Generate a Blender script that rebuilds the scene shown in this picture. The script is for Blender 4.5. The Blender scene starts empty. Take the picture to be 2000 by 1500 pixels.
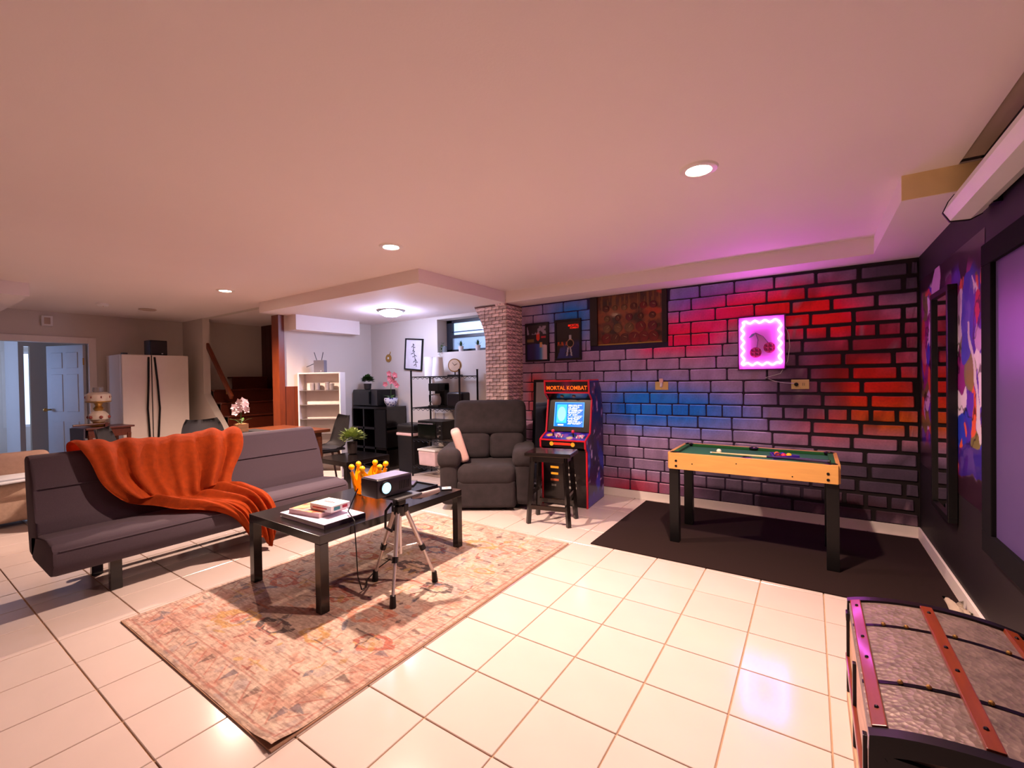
import bpy, bmesh, math, random
import numpy as np
from mathutils import Vector, Matrix, Euler
PI = math.pi
random.seed(7)
rng = np.random.default_rng(11)
scene = bpy.context.scene
COL = scene.collection

# ------------------------------------------------------------------ camera
CAM = Vector((1.247, -1.5303, 1.3029))
FPX = 865.994
YAW, PITCH, ROLL = -0.59352, -0.01213, -0.01584
def cam_axes():
    cy, sy, cp, sp = math.cos(YAW), math.sin(YAW), math.cos(PITCH), math.sin(PITCH)
    f = Vector((sy*cp, cy*cp, sp)); r = Vector((cy, -sy, 0)); u = r.cross(f)
    cr, sr = math.cos(ROLL), math.sin(ROLL)
    return cr*r + sr*u, -sr*r + cr*u, f
_r, _u, _f = cam_axes()
cd = bpy.data.cameras.new('camera'); cam = bpy.data.objects.new('camera', cd); COL.objects.link(cam)
cd.sensor_width = 36; cd.lens = FPX/2000*36; cd.clip_start = 0.02; cd.clip_end = 60
cam.matrix_world = Matrix(((_r.x, _u.x, -_f.x, CAM.x), (_r.y, _u.y, -_f.y, CAM.y), (_r.z, _u.z, -_f.z, CAM.z), (0, 0, 0, 1)))
scene.camera = cam
def in_frame(p, m=0):
    d = Vector(p) - CAM; z = d.dot(_f)
    if z < .05: return None
    x = 1000 + FPX*d.dot(_r)/z; y = 750 - FPX*d.dot(_u)/z
    return (x, y, z) if -m < x < 2000+m and -m < y < 1500+m else None

# ------------------------------------------------------------------ world, exposure
w = bpy.data.worlds.new('sky'); scene.world = w; w.use_nodes = True
wb = w.node_tree.nodes['Background']; wb.inputs[0].default_value = (0.50, 0.66, 1.0, 1); wb.inputs[1].default_value = 1.1
vs = scene.view_settings
vs.view_transform = 'Standard'; vs.look = 'None'; vs.gamma = 1; vs.use_curve_mapping = False
vs.exposure = 1.2
def daylight(name, loc, rot, sx, sy, watt, col):     # sky light entering at the bedroom windows
    a = bpy.data.lights.new(name, 'AREA'); a.shape = 'RECTANGLE'; a.size = sx; a.size_y = sy; a.energy = watt; a.color = col
    o = bpy.data.objects.new(name, a); COL.objects.link(o); o.location = loc; o.rotation_euler = rot
daylight('daylight_end', (-10.95, .25, 1.25), (PI/2, 0, -PI/2), .7, 1.35, 30, (.52, .66, 1))
daylight('daylight_side', (-9.5, -2.15, 1.35), (PI/2, 0, 0), .9, 1.0, 14, (.42, .56, 1))  # unseen side source, added for the blue light on the bedroom wall
CAN_W = 170.0        # power of each recessed lamp
WARM = (1.0, 0.69, 0.545)

# ------------------------------------------------------------------ materials
def s(r, g, b):
    f = lambda c: (c/12.92 if c <= .04045 else ((c+.055)/1.055)**2.4)
    return (f(r/255), f(g/255), f(b/255))
MATS = {}
def M(name, col, rough=.5, metal=0, var=.08, vscale=12, bump=0, bscale=80, coat=0, emit=0, ecol=None, alpha=1, trans=0, spec=.5, stretch=None, attr=False, sheen=0, objrand=0):
    if name in MATS: return MATS[name]
    m = bpy.data.materials.new(name); m.use_nodes = True; nt = m.node_tree; N = nt.nodes; L = nt.links
    b = N['Principled BSDF']
    tc = N.new('ShaderNodeTexCoord'); mp = N.new('ShaderNodeMapping'); L.new(tc.outputs['Object'], mp.inputs['Vector'])
    if stretch: mp.inputs['Scale'].default_value = stretch
    no = N.new('ShaderNodeTexNoise'); no.inputs['Scale'].default_value = vscale; no.inputs['Detail'].default_value = 5
    L.new(mp.outputs[0], no.inputs['Vector'])
    rp = N.new('ShaderNodeMapRange'); rp.inputs['To Min'].default_value = 1-var; rp.inputs['To Max'].default_value = 1+var
    rp.inputs['From Min'].default_value = .25; rp.inputs['From Max'].default_value = .75
    L.new(no.outputs['Fac'], rp.inputs['Value'])
    mul = N.new('ShaderNodeVectorMath'); mul.operation = 'SCALE'
    if attr:
        a = N.new('ShaderNodeAttribute'); a.attribute_name = 'Col'; L.new(a.outputs['Color'], mul.inputs[0])
    else:
        mul.inputs[0].default_value = col
    L.new(rp.outputs[0], mul.inputs['Scale'])
    last = mul.outputs[0]
    if objrand:
        oi = N.new('ShaderNodeObjectInfo'); r2 = N.new('ShaderNodeMapRange'); r2.inputs['To Min'].default_value = 1-objrand; r2.inputs['To Max'].default_value = 1+objrand
        L.new(oi.outputs['Random'], r2.inputs['Value']); m2 = N.new('ShaderNodeVectorMath'); m2.operation = 'SCALE'
        L.new(last, m2.inputs[0]); L.new(r2.outputs[0], m2.inputs['Scale']); last = m2.outputs[0]
    L.new(last, b.inputs['Base Color'])
    b.inputs['Roughness'].default_value = rough; b.inputs['Metallic'].default_value = metal
    b.inputs['Coat Weight'].default_value = coat; b.inputs['Coat Roughness'].default_value = .08
    b.inputs['Specular IOR Level'].default_value = spec
    if sheen: b.inputs['Sheen Weight'].default_value = sheen; b.inputs['Sheen Roughness'].default_value = .4; b.inputs['Sheen Tint'].default_value = (*(col if not attr else (1,1,1)), 1)
    if alpha < 1: b.inputs['Alpha'].default_value = alpha
    if trans: b.inputs['Transmission Weight'].default_value = trans
    if emit:
        b.inputs['Emission Strength'].default_value = emit
        if attr: L.new(a.outputs['Color'], b.inputs['Emission Color'])
        else: b.inputs['Emission Color'].default_value = (*(ecol or col), 1)
    if bump:
        n2 = N.new('ShaderNodeTexNoise'); n2.inputs['Scale'].default_value = bscale; n2.inputs['Detail'].default_value = 4
        L.new(mp.outputs[0], n2.inputs['Vector'])
        bp = N.new('ShaderNodeBump'); bp.inputs['Strength'].default_value = bump; bp.inputs['Distance'].default_value = .01
        L.new(n2.outputs['Fac'], bp.inputs['Height']); L.new(bp.outputs[0], b.inputs['Normal'])
    MATS[name] = m
    return m
paint = M('ceiling_paint', s(240, 228, 224), .75, var=.015, vscale=1.5, bump=.04, bscale=120)
wallp = M('cream_wall_paint', s(214, 204, 194), .7, var=.02, vscale=2, bump=.04, bscale=90)
yellowp = M('patched_plaster', s(242, 216, 156), .8, var=.06, vscale=6)
greyp = M('grey_beige_plaster', s(190, 168, 150), .85, var=.12, vscale=3)
blackwall = M('black_wall_paint', s(20, 7, 13), .6, var=.12, vscale=4)
basebd = M('baseboard_paint', s(236, 226, 218), .45, var=.02)
tilem = M('glazed_tile', s(203, 188, 181), .16, var=.035, vscale=3.5, objrand=.025, coat=.25)
groutm = M('grout', s(178, 146, 118), .9, var=.08, vscale=30)
blackbrown = M('black_brown_veneer', s(15, 10, 9), .22, var=.1, vscale=8, stretch=(1, 12, 12), coat=.25)
blackmetal = M('black_metal', s(13, 11, 13), .4, .2, spec=.4)
blackplastic = M('black_plastic', s(11, 10, 12), .4, spec=.35)
darkgrey = M('dark_grey_plastic', s(48, 47, 50), .45)
alu = M('brushed_aluminium', s(205, 198, 196), .32, .85, var=.04)
chrome = M('chrome', s(220, 220, 222), .12, 1)
sofa_f = M('charcoal_upholstery', s(70, 58, 68), .95, var=.14, vscale=260, bump=.12, bscale=400, sheen=.15)
recl_f = M('dark_grey_plush', s(38, 31, 35), .95, var=.3, vscale=14, bump=.2, bscale=220, sheen=.25)
beige_f = M('beige_upholstery', s(176, 150, 132), .95, var=.1, vscale=40, bump=.1, bscale=200)
taupe_f = M('taupe_upholstery', s(140, 112, 98), .95, var=.1, vscale=30, bump=.1, bscale=200)
pink_f = M('dusty_pink_cushion', s(196, 160, 154), .95, var=.06, vscale=80, bump=.1, bscale=300)
orange_f = M('orange_plush', s(192, 74, 8), .9, var=.16, vscale=30, bump=.25, bscale=260, sheen=.6)
greycloth = M('pale_grey_cloth', s(190, 192, 200), .9, var=.05)
whitep = M('white_plastic', s(236, 232, 230), .4, var=.02)
whiteenamel = M('white_enamel', s(238, 228, 220), .28, var=.015)
paper = M('paper_white', s(240, 238, 236), .9, var=.03, bump=.05)
redwood = M('red_stained_wood', s(92, 34, 16), .4, var=.25, vscale=6, stretch=(1, 10, 10))
darkwood = M('dark_stained_panel', s(64, 22, 12), .5, var=.25, vscale=6, stretch=(8, 8, 1))
orangewood = M('orange_stained_wood', s(112, 48, 18), .4, var=.22, vscale=5, stretch=(10, 10, 1))
tablewood = M('walnut_table_wood', s(98, 50, 26), .35, var=.25, vscale=6, stretch=(8, 1, 8), coat=.2)
pine = M('pale_pine', s(206, 152, 84), .4, var=.1, vscale=5, stretch=(1, 9, 9), coat=.15)
felt = M('green_felt', s(26, 92, 66), .95, var=.06, vscale=200)
feltc = M('green_cushion', s(14, 82, 34), .9, var=.06, vscale=100)
brass = M('aged_brass', s(190, 150, 84), .3, .9)
goldp = M('golden_resin', s(255, 188, 20), .22, 0, var=.12, vscale=20, coat=.4)
leafm = M('leaf_green', s(52, 84, 30), .5, var=.3, vscale=20, objrand=.15)
leafl = M('pale_leaf', s(140, 158, 84), .5, var=.3, vscale=20)
soil = M('dark_pot', s(38, 28, 26), .6, var=.1)
carpetm = M('charcoal_carpet', s(42, 30, 29), 1, spec=.1, var=.4, vscale=300, bump=.4, bscale=400)
mirror_m = M('mirror_glass', (.92, .92, .92), .015, 1, var=0)
glassm = M('clear_glass', (.95, .97, 1), .02, trans=1, var=0)
paneglass = bpy.data.materials.new('window_pane'); paneglass.use_nodes = True
_n = paneglass.node_tree; _n.nodes.clear(); _o = _n.nodes.new('ShaderNodeOutputMaterial'); _m = _n.nodes.new('ShaderNodeMixShader'); _t = _n.nodes.new('ShaderNodeBsdfTransparent'); _g = _n.nodes.new('ShaderNodeBsdfGlossy')
_t.inputs[0].default_value = (.92, .96, 1, 1); _g.inputs['Roughness'].default_value = .02; _lw = _n.nodes.new('ShaderNodeFresnel'); _lw.inputs[0].default_value = 1.45
_n.links.new(_lw.outputs[0], _m.inputs[0]); _n.links.new(_t.outputs[0], _m.inputs[1]); _n.links.new(_g.outputs[0], _m.inputs[2]); _n.links.new(_m.outputs[0], _o.inputs[0])
lampglow = M('lamp_glow', (1, .82, .62), .4, emit=28, ecol=(1, .80, .58), var=0)
coolglow = M('cool_lamp_glow', (.8, .86, 1), .4, emit=26, ecol=(.62, .70, 1), var=0)
neonm = M('neon_tube', (1, .6, 1), .3, emit=24, ecol=(.80, .14, 1.0), var=0)
vcol = M('painted_colours', (1, 1, 1), .7, attr=True, var=.12, vscale=60, bump=.1, bscale=150)
vprint = M('printed_colours', (1, 1, 1), .35, attr=True, var=.03, coat=.2)
vrug = M('woven_colours', (1, 1, 1), 1, attr=True, var=.22, vscale=160, stretch=(1, 4, 1), bump=.35, bscale=330)
vmetal = M('embossed_tin', s(112, 94, 88), .48, .35, var=.35, vscale=24)
vscreen = M('lit_screen', (1, 1, 1), .2, attr=True, var=0, emit=.55)

# ------------------------------------------------------------------ mesh helpers
class B:
    def __init__(self): self.bm = bmesh.new()
    def _xf(self, verts, loc, rot):
        m = Matrix.Translation(loc)
        if rot: m = m @ Euler(rot).to_matrix().to_4x4()
        bmesh.ops.transform(self.bm, matrix=m, verts=verts)
    def box(self, c, d, bev=0, rot=None, seg=2, taper=None):
        r = bmesh.ops.create_cube(self.bm, size=1); v = r['verts']
        for q in v:
            k = taper if (taper and q.co.z > 0) else 1
            q.co = Vector((q.co.x*d[0]*k, q.co.y*d[1]*k, q.co.z*d[2]))
        if bev:
            e = list({e for q in v for e in q.link_edges})
            r = bmesh.ops.bevel(self.bm, geom=e, offset=bev, segments=seg, affect='EDGES', profile=.6)
            v = list({q for f in r['faces'] for q in f.verts} | {q for q in v if q.is_valid})
        self._xf(v, c, rot); return self
    def b2(self, x0, x1, y0, y1, z0, z1, bev=0, seg=2):
        return self.box(((x0+x1)/2, (y0+y1)/2, (z0+z1)/2), (abs(x1-x0), abs(y1-y0), abs(z1-z0)), bev, seg=seg)
    def tube(self, pts, r, n=8, cap=True, closed=False):
        pts = [Vector(p) for p in pts]; k = len(pts); rr = r if isinstance(r, (list, tuple)) else [r]*k
        rings = []; prev = None
        for i, p in enumerate(pts):
            if closed: t = (pts[(i+1) % k]-pts[i-1]).normalized()
            else: t = (pts[min(i+1, k-1)]-pts[max(i-1, 0)]).normalized()
            a = prev if prev is not None else (Vector((0, 0, 1)) if abs(t.z) < .9 else Vector((1, 0, 0)))
            a = (a - t*a.dot(t)).normalized(); prev = a; c = t.cross(a)
            rings.append([self.bm.verts.new(p + (a*math.cos(2*PI*j/n) + c*math.sin(2*PI*j/n))*rr[i]) for j in range(n)])
        for i in range(k if closed else k-1):
            A, C = rings[i], rings[(i+1) % k]
            for j in range(n): self.bm.faces.new((A[j], A[(j+1) % n], C[(j+1) % n], C[j]))
        if cap and not closed: self.bm.faces.new(rings[0][::-1]); self.bm.faces.new(rings[-1])
        return self
    def cyl(self, a, b, r, r2=None, n=16): return self.tube([a, b], [r, r if r2 is None else r2], n)
    def lathe(self, prof, n=20, c=(0, 0, 0)):
        rings = [[self.bm.verts.new((c[0]+r*math.cos(2*PI*j/n), c[1]+r*math.sin(2*PI*j/n), c[2]+z)) for j in range(n)] for r, z in prof]
        for A, C in zip(rings, rings[1:]):
            for j in range(n): self.bm.faces.new((A[j], A[(j+1) % n], C[(j+1) % n], C[j]))
        if prof[0][0] > 1e-4: self.bm.faces.new(rings[0][::-1])
        if prof[-1][0] > 1e-4: self.bm.faces.new(rings[-1])
        return self
    def ball(self, c, r, n=10, sc=(1, 1, 1)):
        q = bmesh.ops.create_uvsphere(self.bm, u_segments=n, v_segments=max(6, n*2//3), radius=r)
        for v in q['verts']: v.co = Vector((v.co.x*sc[0]+c[0], v.co.y*sc[1]+c[1], v.co.z*sc[2]+c[2]))
        return self
    def prism(self, poly, a0, a1, axis='y', bev=0):
        def P(u, v, a): return {'y': (u, a, v), 'x': (a, u, v), 'z': (u, v, a)}[axis]
        A = [self.bm.verts.new(P(u, v, a0)) for u, v in poly]; C = [self.bm.verts.new(P(u, v, a1)) for u, v in poly]
        n = len(poly); fs = [self.bm.faces.new(A), self.bm.faces.new(C[::-1])]
        for i in range(n): fs.append(self.bm.faces.new((A[i], C[i], C[(i+1) % n], A[(i+1) % n])))
        if bev:
            e = list({e for f in fs for e in f.edges})
            bmesh.ops.bevel(self.bm, geom=e, offset=bev, segments=2, affect='EDGES', profile=.6)
        return self
    def strip(self, rows, thick=0):
        V = [[self.bm.verts.new(p) for p in r] for r in rows]
        for A, C in zip(V, V[1:]):
            for j in range(len(A)-1): self.bm.faces.new((A[j], A[j+1], C[j+1], C[j]))
        if thick: bmesh.ops.solidify(self.bm, geom=list(self.bm.faces), thickness=thick)
        return self
    def leaf(self, base, tip, wid, bend=.0, nrm=None):
        base, tip = Vector(base), Vector(tip); d = tip-base
        sd = d.cross(Vector((0, 0, 1)) if nrm is None else Vector(nrm))
        if sd.length < 1e-5: sd = Vector((1, 0, 0))
        sd = sd.normalized()*wid; up = sd.cross(d).normalized()*bend
        m = base+d*.5+up
        p = [self.bm.verts.new(q) for q in (base, m-sd, tip, m+sd)]
        mid = self.bm.verts.new(m - sd.cross(d).normalized()*wid*.25)
        for i in range(4): self.bm.faces.new((p[i], p[(i+1) % 4], mid))
        return self
def finish(bm, smooth):
    bmesh.ops.recalc_face_normals(bm, faces=list(bm.faces))
    if smooth:
        for f in bm.faces: f.smooth = True
        for e in bm.edges:
            if len(e.link_faces) == 2 and e.calc_face_angle(0) > math.radians(smooth): e.smooth = False
def obj(name, b, mat, parent=None, smooth=0, loc=None, rot=None, label=None):
    finish(b.bm, smooth)
    me = bpy.data.meshes.new(name); b.bm.to_mesh(me); b.bm.free()
    me.materials.append(mat)
    o = bpy.data.objects.new(name, me); COL.objects.link(o)
    if parent: o.parent = parent
    if loc: o.location = loc
    if rot: o.rotation_euler = rot
    if label: o['label'] = label
    return o
def tag(o, label, cat, group=None):
    o['label'] = label; o['category'] = cat
    if group: o['group'] = group
    return o
def thing(name, label, cat, loc=(0, 0, 0), rz=0, group=None, rot=None):
    o = bpy.data.objects.new(name, None); COL.objects.link(o); o.empty_display_size = .1
    o.location = loc; o.rotation_euler = rot or (0, 0, rz)
    return tag(o, label, cat, group)
def struct(name, b, mat, smooth=0, label=None):
    o = obj(name, b, mat, None, smooth); o['kind'] = 'structure'
    if label: o['label'] = label
    return o
def dup(root, loc, rz=None, label=None, group=None):
    def cp(o, par):
        c = o.copy(); COL.objects.link(c); c.parent = par
        for ch in list(o.children): cp(ch, c)
        return c
    kids = list(root.children); r = root.copy(); COL.objects.link(r); r.location = loc
    if rz is not None: r.rotation_euler = (0, 0, rz)
    if label: r['label'] = label
    if group: r['group'] = group
    for ch in kids: cp(ch, r)
    return r
def text(name, body, size, mat, parent, loc, rot, thick=.001, align='CENTER', sx=1, shear=0):
    cu = bpy.data.curves.new(name, 'FONT'); cu.body = body; cu.size = size; cu.extrude = thick; cu.align_x = align; cu.align_y = 'CENTER'
    cu.resolution_u = 3; cu.shear = shear; cu.offset = size*.015
    t = bpy.data.objects.new(name, cu); COL.objects.link(t)
    me = bpy.data.meshes.new_from_object(t.evaluated_get(bpy.context.evaluated_depsgraph_get()))
    bpy.data.objects.remove(t); bpy.data.curves.remove(cu)
    me.name = name; me.materials.clear(); me.materials.append(mat)
    o = bpy.data.objects.new(name, me); COL.objects.link(o); o.parent = parent; o.location = loc; o.rotation_euler = rot; o.scale = (sx, 1, 1)
    return o
# numpy colour grids -------------------------------------------------------
def vnoise(x, y, sc, seed=0, octv=3):
    r = np.random.default_rng(seed); tab = r.random((64, 64)); out = 0; amp = 1; tot = 0
    for o in range(octv):
        X = x*sc*2**o; Y = y*sc*2**o; xi = np.floor(X).astype(int); yi = np.floor(Y).astype(int)
        fx = X-xi; fy = Y-yi; fx = fx*fx*(3-2*fx); fy = fy*fy*(3-2*fy)
        g = lambda a, b: tab[a % 64, b % 64]
        out = out + amp*((g(xi, yi)*(1-fx)+g(xi+1, yi)*fx)*(1-fy) + (g(xi, yi+1)*(1-fx)+g(xi+1, yi+1)*fx)*fy); tot += amp; amp *= .5
    return out/tot
def mixc(c, k, col): return c*(1-k[..., None]) + np.array(col)*k[..., None]
def sm(a, b, x): t = np.clip((x-a)/(b-a), 0, 1); return t*t*(3-2*t)
def set_cols(me, cols):
    at = me.color_attributes.new('Col', 'FLOAT_COLOR', 'POINT')
    a = np.ones((len(me.vertices), 4), np.float32); a[:, :3] = np.clip(cols, 0, None).reshape(-1, 3); at.data.foreach_set('color', a.ravel())
def cgrid(name, pos, nu, nv, colf, mat, parent, kind=None, thick=0):
    """pos(U,V)->(...,3) with U,V in 0..1; colf(U,V)->(...,3) linear"""
    U, V = np.meshgrid(np.linspace(0, 1, nu+1), np.linspace(0, 1, nv+1)); P = pos(U, V).reshape(-1, 3); C = colf(U, V).reshape(-1, 3)
    i = np.arange(nv)[:, None]*(nu+1)+np.arange(nu)[None]; q = np.stack([i, i+1, i+nu+2, i+nu+1], -1).reshape(-1, 4)
    me = bpy.data.meshes.new(name); me.vertices.add(len(P)); me.vertices.foreach_set('co', P.astype(np.float32).ravel())
    me.loops.add(q.size); me.loops.foreach_set('vertex_index', q.astype(np.int32).ravel())
    me.polygons.add(len(q)); me.polygons.foreach_set('loop_start', np.arange(0, q.size, 4, dtype=np.int32)); me.polygons.foreach_set('loop_total', np.full(len(q), 4, np.int32))
    me.update(calc_edges=True); me.validate(); set_cols(me, C); me.materials.append(mat)
    o = bpy.data.objects.new(name, me); COL.objects.link(o)
    if parent: o.parent = parent
    return o
def flat(x0, dx, dy):   # origin + U*dx + V*dy
    x0, dx, dy = map(np.array, (x0, dx, dy))
    return lambda U, V: x0 + U[..., None]*dx + V[..., None]*dy

# ================================================================== THE ROOM
T = 0.325; ZC = 2.33; ZS = 2.20
XR, XL, YB, YF = 1.95, -7.45, 3.13, -4.2
# floor: grout slab + tiles
floor = struct('floor', B().b2(XL-3.6, XR+.2, YF-.2, YB+.3, -.10, -.006), groutm, label='white ceramic tile floor with tan grout lines')
def tile_bm(): return B().box((0, 0, -.0045), (T-.006, T-.006, .009), .0018, seg=1)
t0 = obj('tile', tile_bm(), tilem, floor)
RUG = (-1.90, -.335, -.735, 1.565); MAT = (-.19, 1.93, 1.66, 3.07)
cand, rest = [], []
for i in range(-33, 6):
    for j in range(-13, 10):
        x, y = (i+.5)*T, (j+.5)*T
        if x > XR-.1 or x < XL-3.4 or y < YF or y > YB+.1: continue
        hid = any(x-T/2 > a and x+T/2 < b and y-T/2 > c and y+T/2 < d for a, b, c, d in (RUG, MAT))
        q = in_frame((x, y, 0), 40)
        (cand if (q and not hid and x > XL) else rest).append((q[2] if q else 99, x, y))
cand.sort(); rest += cand[300:]
for k, (d, x, y) in enumerate(cand[:300]):
    o = t0 if k == 0 else t0.copy()
    if k: COL.objects.link(o); o.parent = floor
    o.location = (x, y, 0)
b = B()
for d, x, y in rest:
    z = 0; h = T/2-.003
    b.bm.faces.new([b.bm.verts.new(p) for p in ((x-h, y-h, z), (x+h, y-h, z), (x+h, y+h, z), (x-h, y+h, z))])
o = obj('tile_field', b, tilem, floor); o['kind'] = 'stuff'

# ceiling and dropped parts
struct('ceiling', B().b2(XL-.1, XR-.09, YF-.2, YB+.2, ZC, ZC+.12).b2(XR-.09, XR+.1, YF-.2, YB+.2, ZC+.03, ZC+.12), paint, label='flat warm white painted ceiling')
struct('trim_1', B().b2(-1.74, 1.645, 2.79, YB+.02, ZS, ZC+.01), paint, label='dropped soffit along the brick wall')
t2 = struct('trim_2', B().b2(1.645, XR+.02, 1.556, YB+.02, ZS, ZC+.01), paint, label='dropped soffit corner along the dark right wall')
obj('plaster_patch', B().b2(1.646, XR, 1.551, 1.556, ZS+.002, ZC), yellowp, t2)
struct('trim_3', B().b2(-4.62, -1.74, 1.39, YB+.02, ZS, ZC+.01), paint, label='lowered ceiling over the kitchen corner')
struct('trim_4', B().b2(XL, -5.2, YF, -.54, ZS, ZC+.01), paint, label='boxed soffit by the far bedroom door')
struct('trim_5', B().b2(-4.62, -4.40, 1.75, 2.75, 2.0, ZS), paint, label='small duct box high on the kitchen side wall')
struct('trim_6', B().b2(XR-.088, XR, YF, 1.55, ZC+.022, ZC+.029), greyp, label='grey-beige recessed strip above the screen casing')  # recessed strip, greyer and darker than the ceiling paint

# ---- brick wall ---------------------------------------------------------
def spray(x, z):
    """sprayed colour of the wall at (x,z): linear rgb"""
    n = vnoise(x+10, z+10, 3.2, 3, 4)-.5; n2 = vnoise(x+20, z+4, 2.2, 5, 3)-.5
    X = x+n*.22; Z = z+n2*.16
    c = np.ones(x.shape+(3,))*np.array(s(160, 138, 172))
    c = mixc(c, .5*sm(-.9, -1.8, X), s(150, 124, 134))
    def blob(cx, cz, rx, rz, col, k=1, p=1.0):
        nonlocal c
        d = ((X-cx)/rx)**2+((Z-cz)/rz)**2
        c = mixc(c, k*np.exp(-d**p), col)
    blob(-.05, .93, .85, .22, s(20, 112, 214), 1, 1.3)
    blob(-.15, 1.06, .45, .2, s(24, 124, 224), .8)
    blob(-1.05, 2.05, .38, .24, s(44, 112, 200), .95)
    blob(-.95, 1.85, .2, .2, s(70, 130, 205), .6)
    blob(.25, 2.02, .35, .2, s(70, 88, 190), .75)
    blob(.62, 2.12, .35, .12, s(82, 70, 150), .7)
    blob(.2, 1.72, .42, .17, s(235, 30, 92), 1, 1.5)
    blob(.75, 1.93, .55, .16, s(235, 44, 96), .95, 1.4)
    blob(1.2, 1.88, .45, .2, s(225, 26, 48), .95, 1.4)
    blob(1.35, 1.70, .35, .16, s(236, 22, 30), 1, 1.4)
    blob(1.75, 1.62, .3, .22, s(200, 40, 60), .8)
    blob(-.15, 1.66, .2, .12, s(225, 40, 100), .7)
    blob(1.5, 1.32, .4, .28, s(170, 26, 28), .95, 1.4)
    blob(1.72, 1.12, .32, .26, s(205, 58, 16), 1, 1.4)
    blob(1.8, .92, .28, .14, s(200, 106, 30), .9)
    blob(1.35, .88, .3, .16, s(190, 62, 30), .75)
    blob(-1.5, 1.18, .14, .2, s(190, 66, 52), .9, 1.5)
    blob(-1.5, .95, .16, .2, s(160, 40, 40), .7)
    blob(-.35, .16, .5, .09, s(170, 24, 40), .9)
    blob(1.55, .2, .5, .12, s(120, 34, 34), .7)
    blob(1.1, 1.3, .16, .24, s(40, 24, 44), .8); blob(1.15, 1.05, .25, .15, s(52, 34, 60), .7)
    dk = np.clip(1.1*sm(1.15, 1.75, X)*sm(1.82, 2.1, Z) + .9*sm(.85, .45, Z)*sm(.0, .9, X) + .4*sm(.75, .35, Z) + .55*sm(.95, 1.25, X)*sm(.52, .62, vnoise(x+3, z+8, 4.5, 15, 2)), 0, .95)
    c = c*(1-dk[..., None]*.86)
    sp = vnoise(x*1.0, z*1.0, 26, 9, 3); c = c*(0.72+.56*sp[..., None])
    c = c*1.28; g_ = c.mean(-1, keepdims=True); c = np.clip(g_+(c-g_)*1.2, 0, 1)
    drip = (vnoise(x, z, 15, 21, 2) > .80) & (x > .55); c[drip] = c[drip]*.4+np.array(s(190, 150, 170))*.4  # scattered pale glints and drips put into the colour, right part only
    return c
def mortar(x, z):
    c = np.ones(x.shape+(3,))*np.array(s(40, 16, 50)); c = mixc(c, sm(.9, 1.6, x), s(22, 6, 10)); c = mixc(c, sm(.4, -.6, x)*sm(1.2, 2.1, z)*.6, s(34, 26, 110))
    return c
wall_back = cgrid('wall_back', flat((-1.74, YB, -.02), (XR+.02+1.74, 0, 0), (0, 0, ZS+.06)), 90, 50, lambda U, V: mortar(-1.74+U*3.71, -.02+V*2.26), vcol, None)
wall_back['kind'] = 'structure'; wall_back['label'] = 'spray painted brick feature wall in blue pink and red'
bb = B().b2(-1.74, XR+.1, YB+.004, YB+.16, -.02, ZS+.1); obj('backing', bb, blackwall, wall_back)
RH = .117; Z0 = .088
GX, GZ = 9, 4
def brick(x0, x1, z0, z1):
    wv = (rng.random(8)-.5)*.004
    us = np.linspace(0, 1, GX); vs_ = np.array([0, .07, .93, 1.0]); us = np.r_[0, .025, np.linspace(.15, .85, GX-4), .975, 1]
    U, V = np.meshgrid(us, vs_)
    X = x0+(x1-x0)*U; Z = z0+(z1-z0)*V
    X = X+np.interp(V, [0, .5, 1], wv[:3])*(1-2*U); Z = Z+np.interp(U, [0, .3, .6, 1], wv[3:7])
    edge = (U < .01) | (U > .99) | (V < .01) | (V > .99)
    # rounded corners
    cor = ((U < .01) | (U > .99)) & ((V < .01) | (V > .99)); X = np.where(cor, X+(0.5-U)*.014, X); Z = np.where(cor, Z+(.5-V)*.008, Z)
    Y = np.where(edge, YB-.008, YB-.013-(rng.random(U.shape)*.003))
    col = spray(X, Z); hl = np.where(V > .99, 1.7, np.where(edge, .85, 1.0)); col = col*hl[..., None]; col = col+(V > .99)[..., None]*col.mean(-1, keepdims=True)*.5; col = col*np.where(edge & (X > .9), .35, 1.0)[..., None]  # pale top-edge highlight put into the brick colour, other edges darkened
    P = np.stack([X, Y, Z], -1).reshape(-1, 3); C = col.reshape(-1, 3)
    ring = [j for j in range(GX)]+[GX*i+GX-1 for i in range(1, GZ)]+[GX*(GZ-1)+j for j in range(GX-2, -1, -1)]+[GX*i for i in range(GZ-2, 0, -1)]
    BP = P[ring].copy(); BP[:, 1] = YB+.002; n = len(P)
    faces = [(GX*i+j, GX*i+j+1, GX*i+GX+j+1, GX*i+GX+j) for i in range(GZ-1) for j in range(GX-1)]
    k = len(ring); faces += [(ring[a], n+a, n+(a+1) % k, ring[(a+1) % k]) for a in range(k)]
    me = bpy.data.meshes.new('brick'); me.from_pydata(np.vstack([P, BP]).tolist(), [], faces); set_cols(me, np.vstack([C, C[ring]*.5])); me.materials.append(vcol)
    o = bpy.data.objects.new('brick', me); COL.objects.link(o); o.parent = wall_back
BOARD = (-.812, .038, 1.652, ZS)
row = 0; z = Z0
while z < ZS-.03:
    z1 = min(z+RH-.012, ZS-.004); hdr = row in (1, 7, 13); L = .157 if hdr else .31
    x = -1.735 - (0 if row % 2 else L*.45) - (.05 if hdr else 0)
    while x < XR:
        ln = L*(.9+.2*random.random()); gp = .011+.016*max(0, min(1, (x-.6)/.7)); a, c = max(x, -1.733), min(x+ln-gp, XR-.012)
        segs = [(a, c)]
        if z1 > BOARD[2] and z < BOARD[3]:
            segs = [(p, q) for p, q in ((a, min(c, BOARD[0]-.004)), (max(a, BOARD[1]+.004), c)) if q-p > .03]
            if z < BOARD[2]: pass
        for p, q in segs:
            if q-p > .03: brick(p, q, z, z1-(gp-.011))
        x += ln
    z += RH; row += 1
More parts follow.
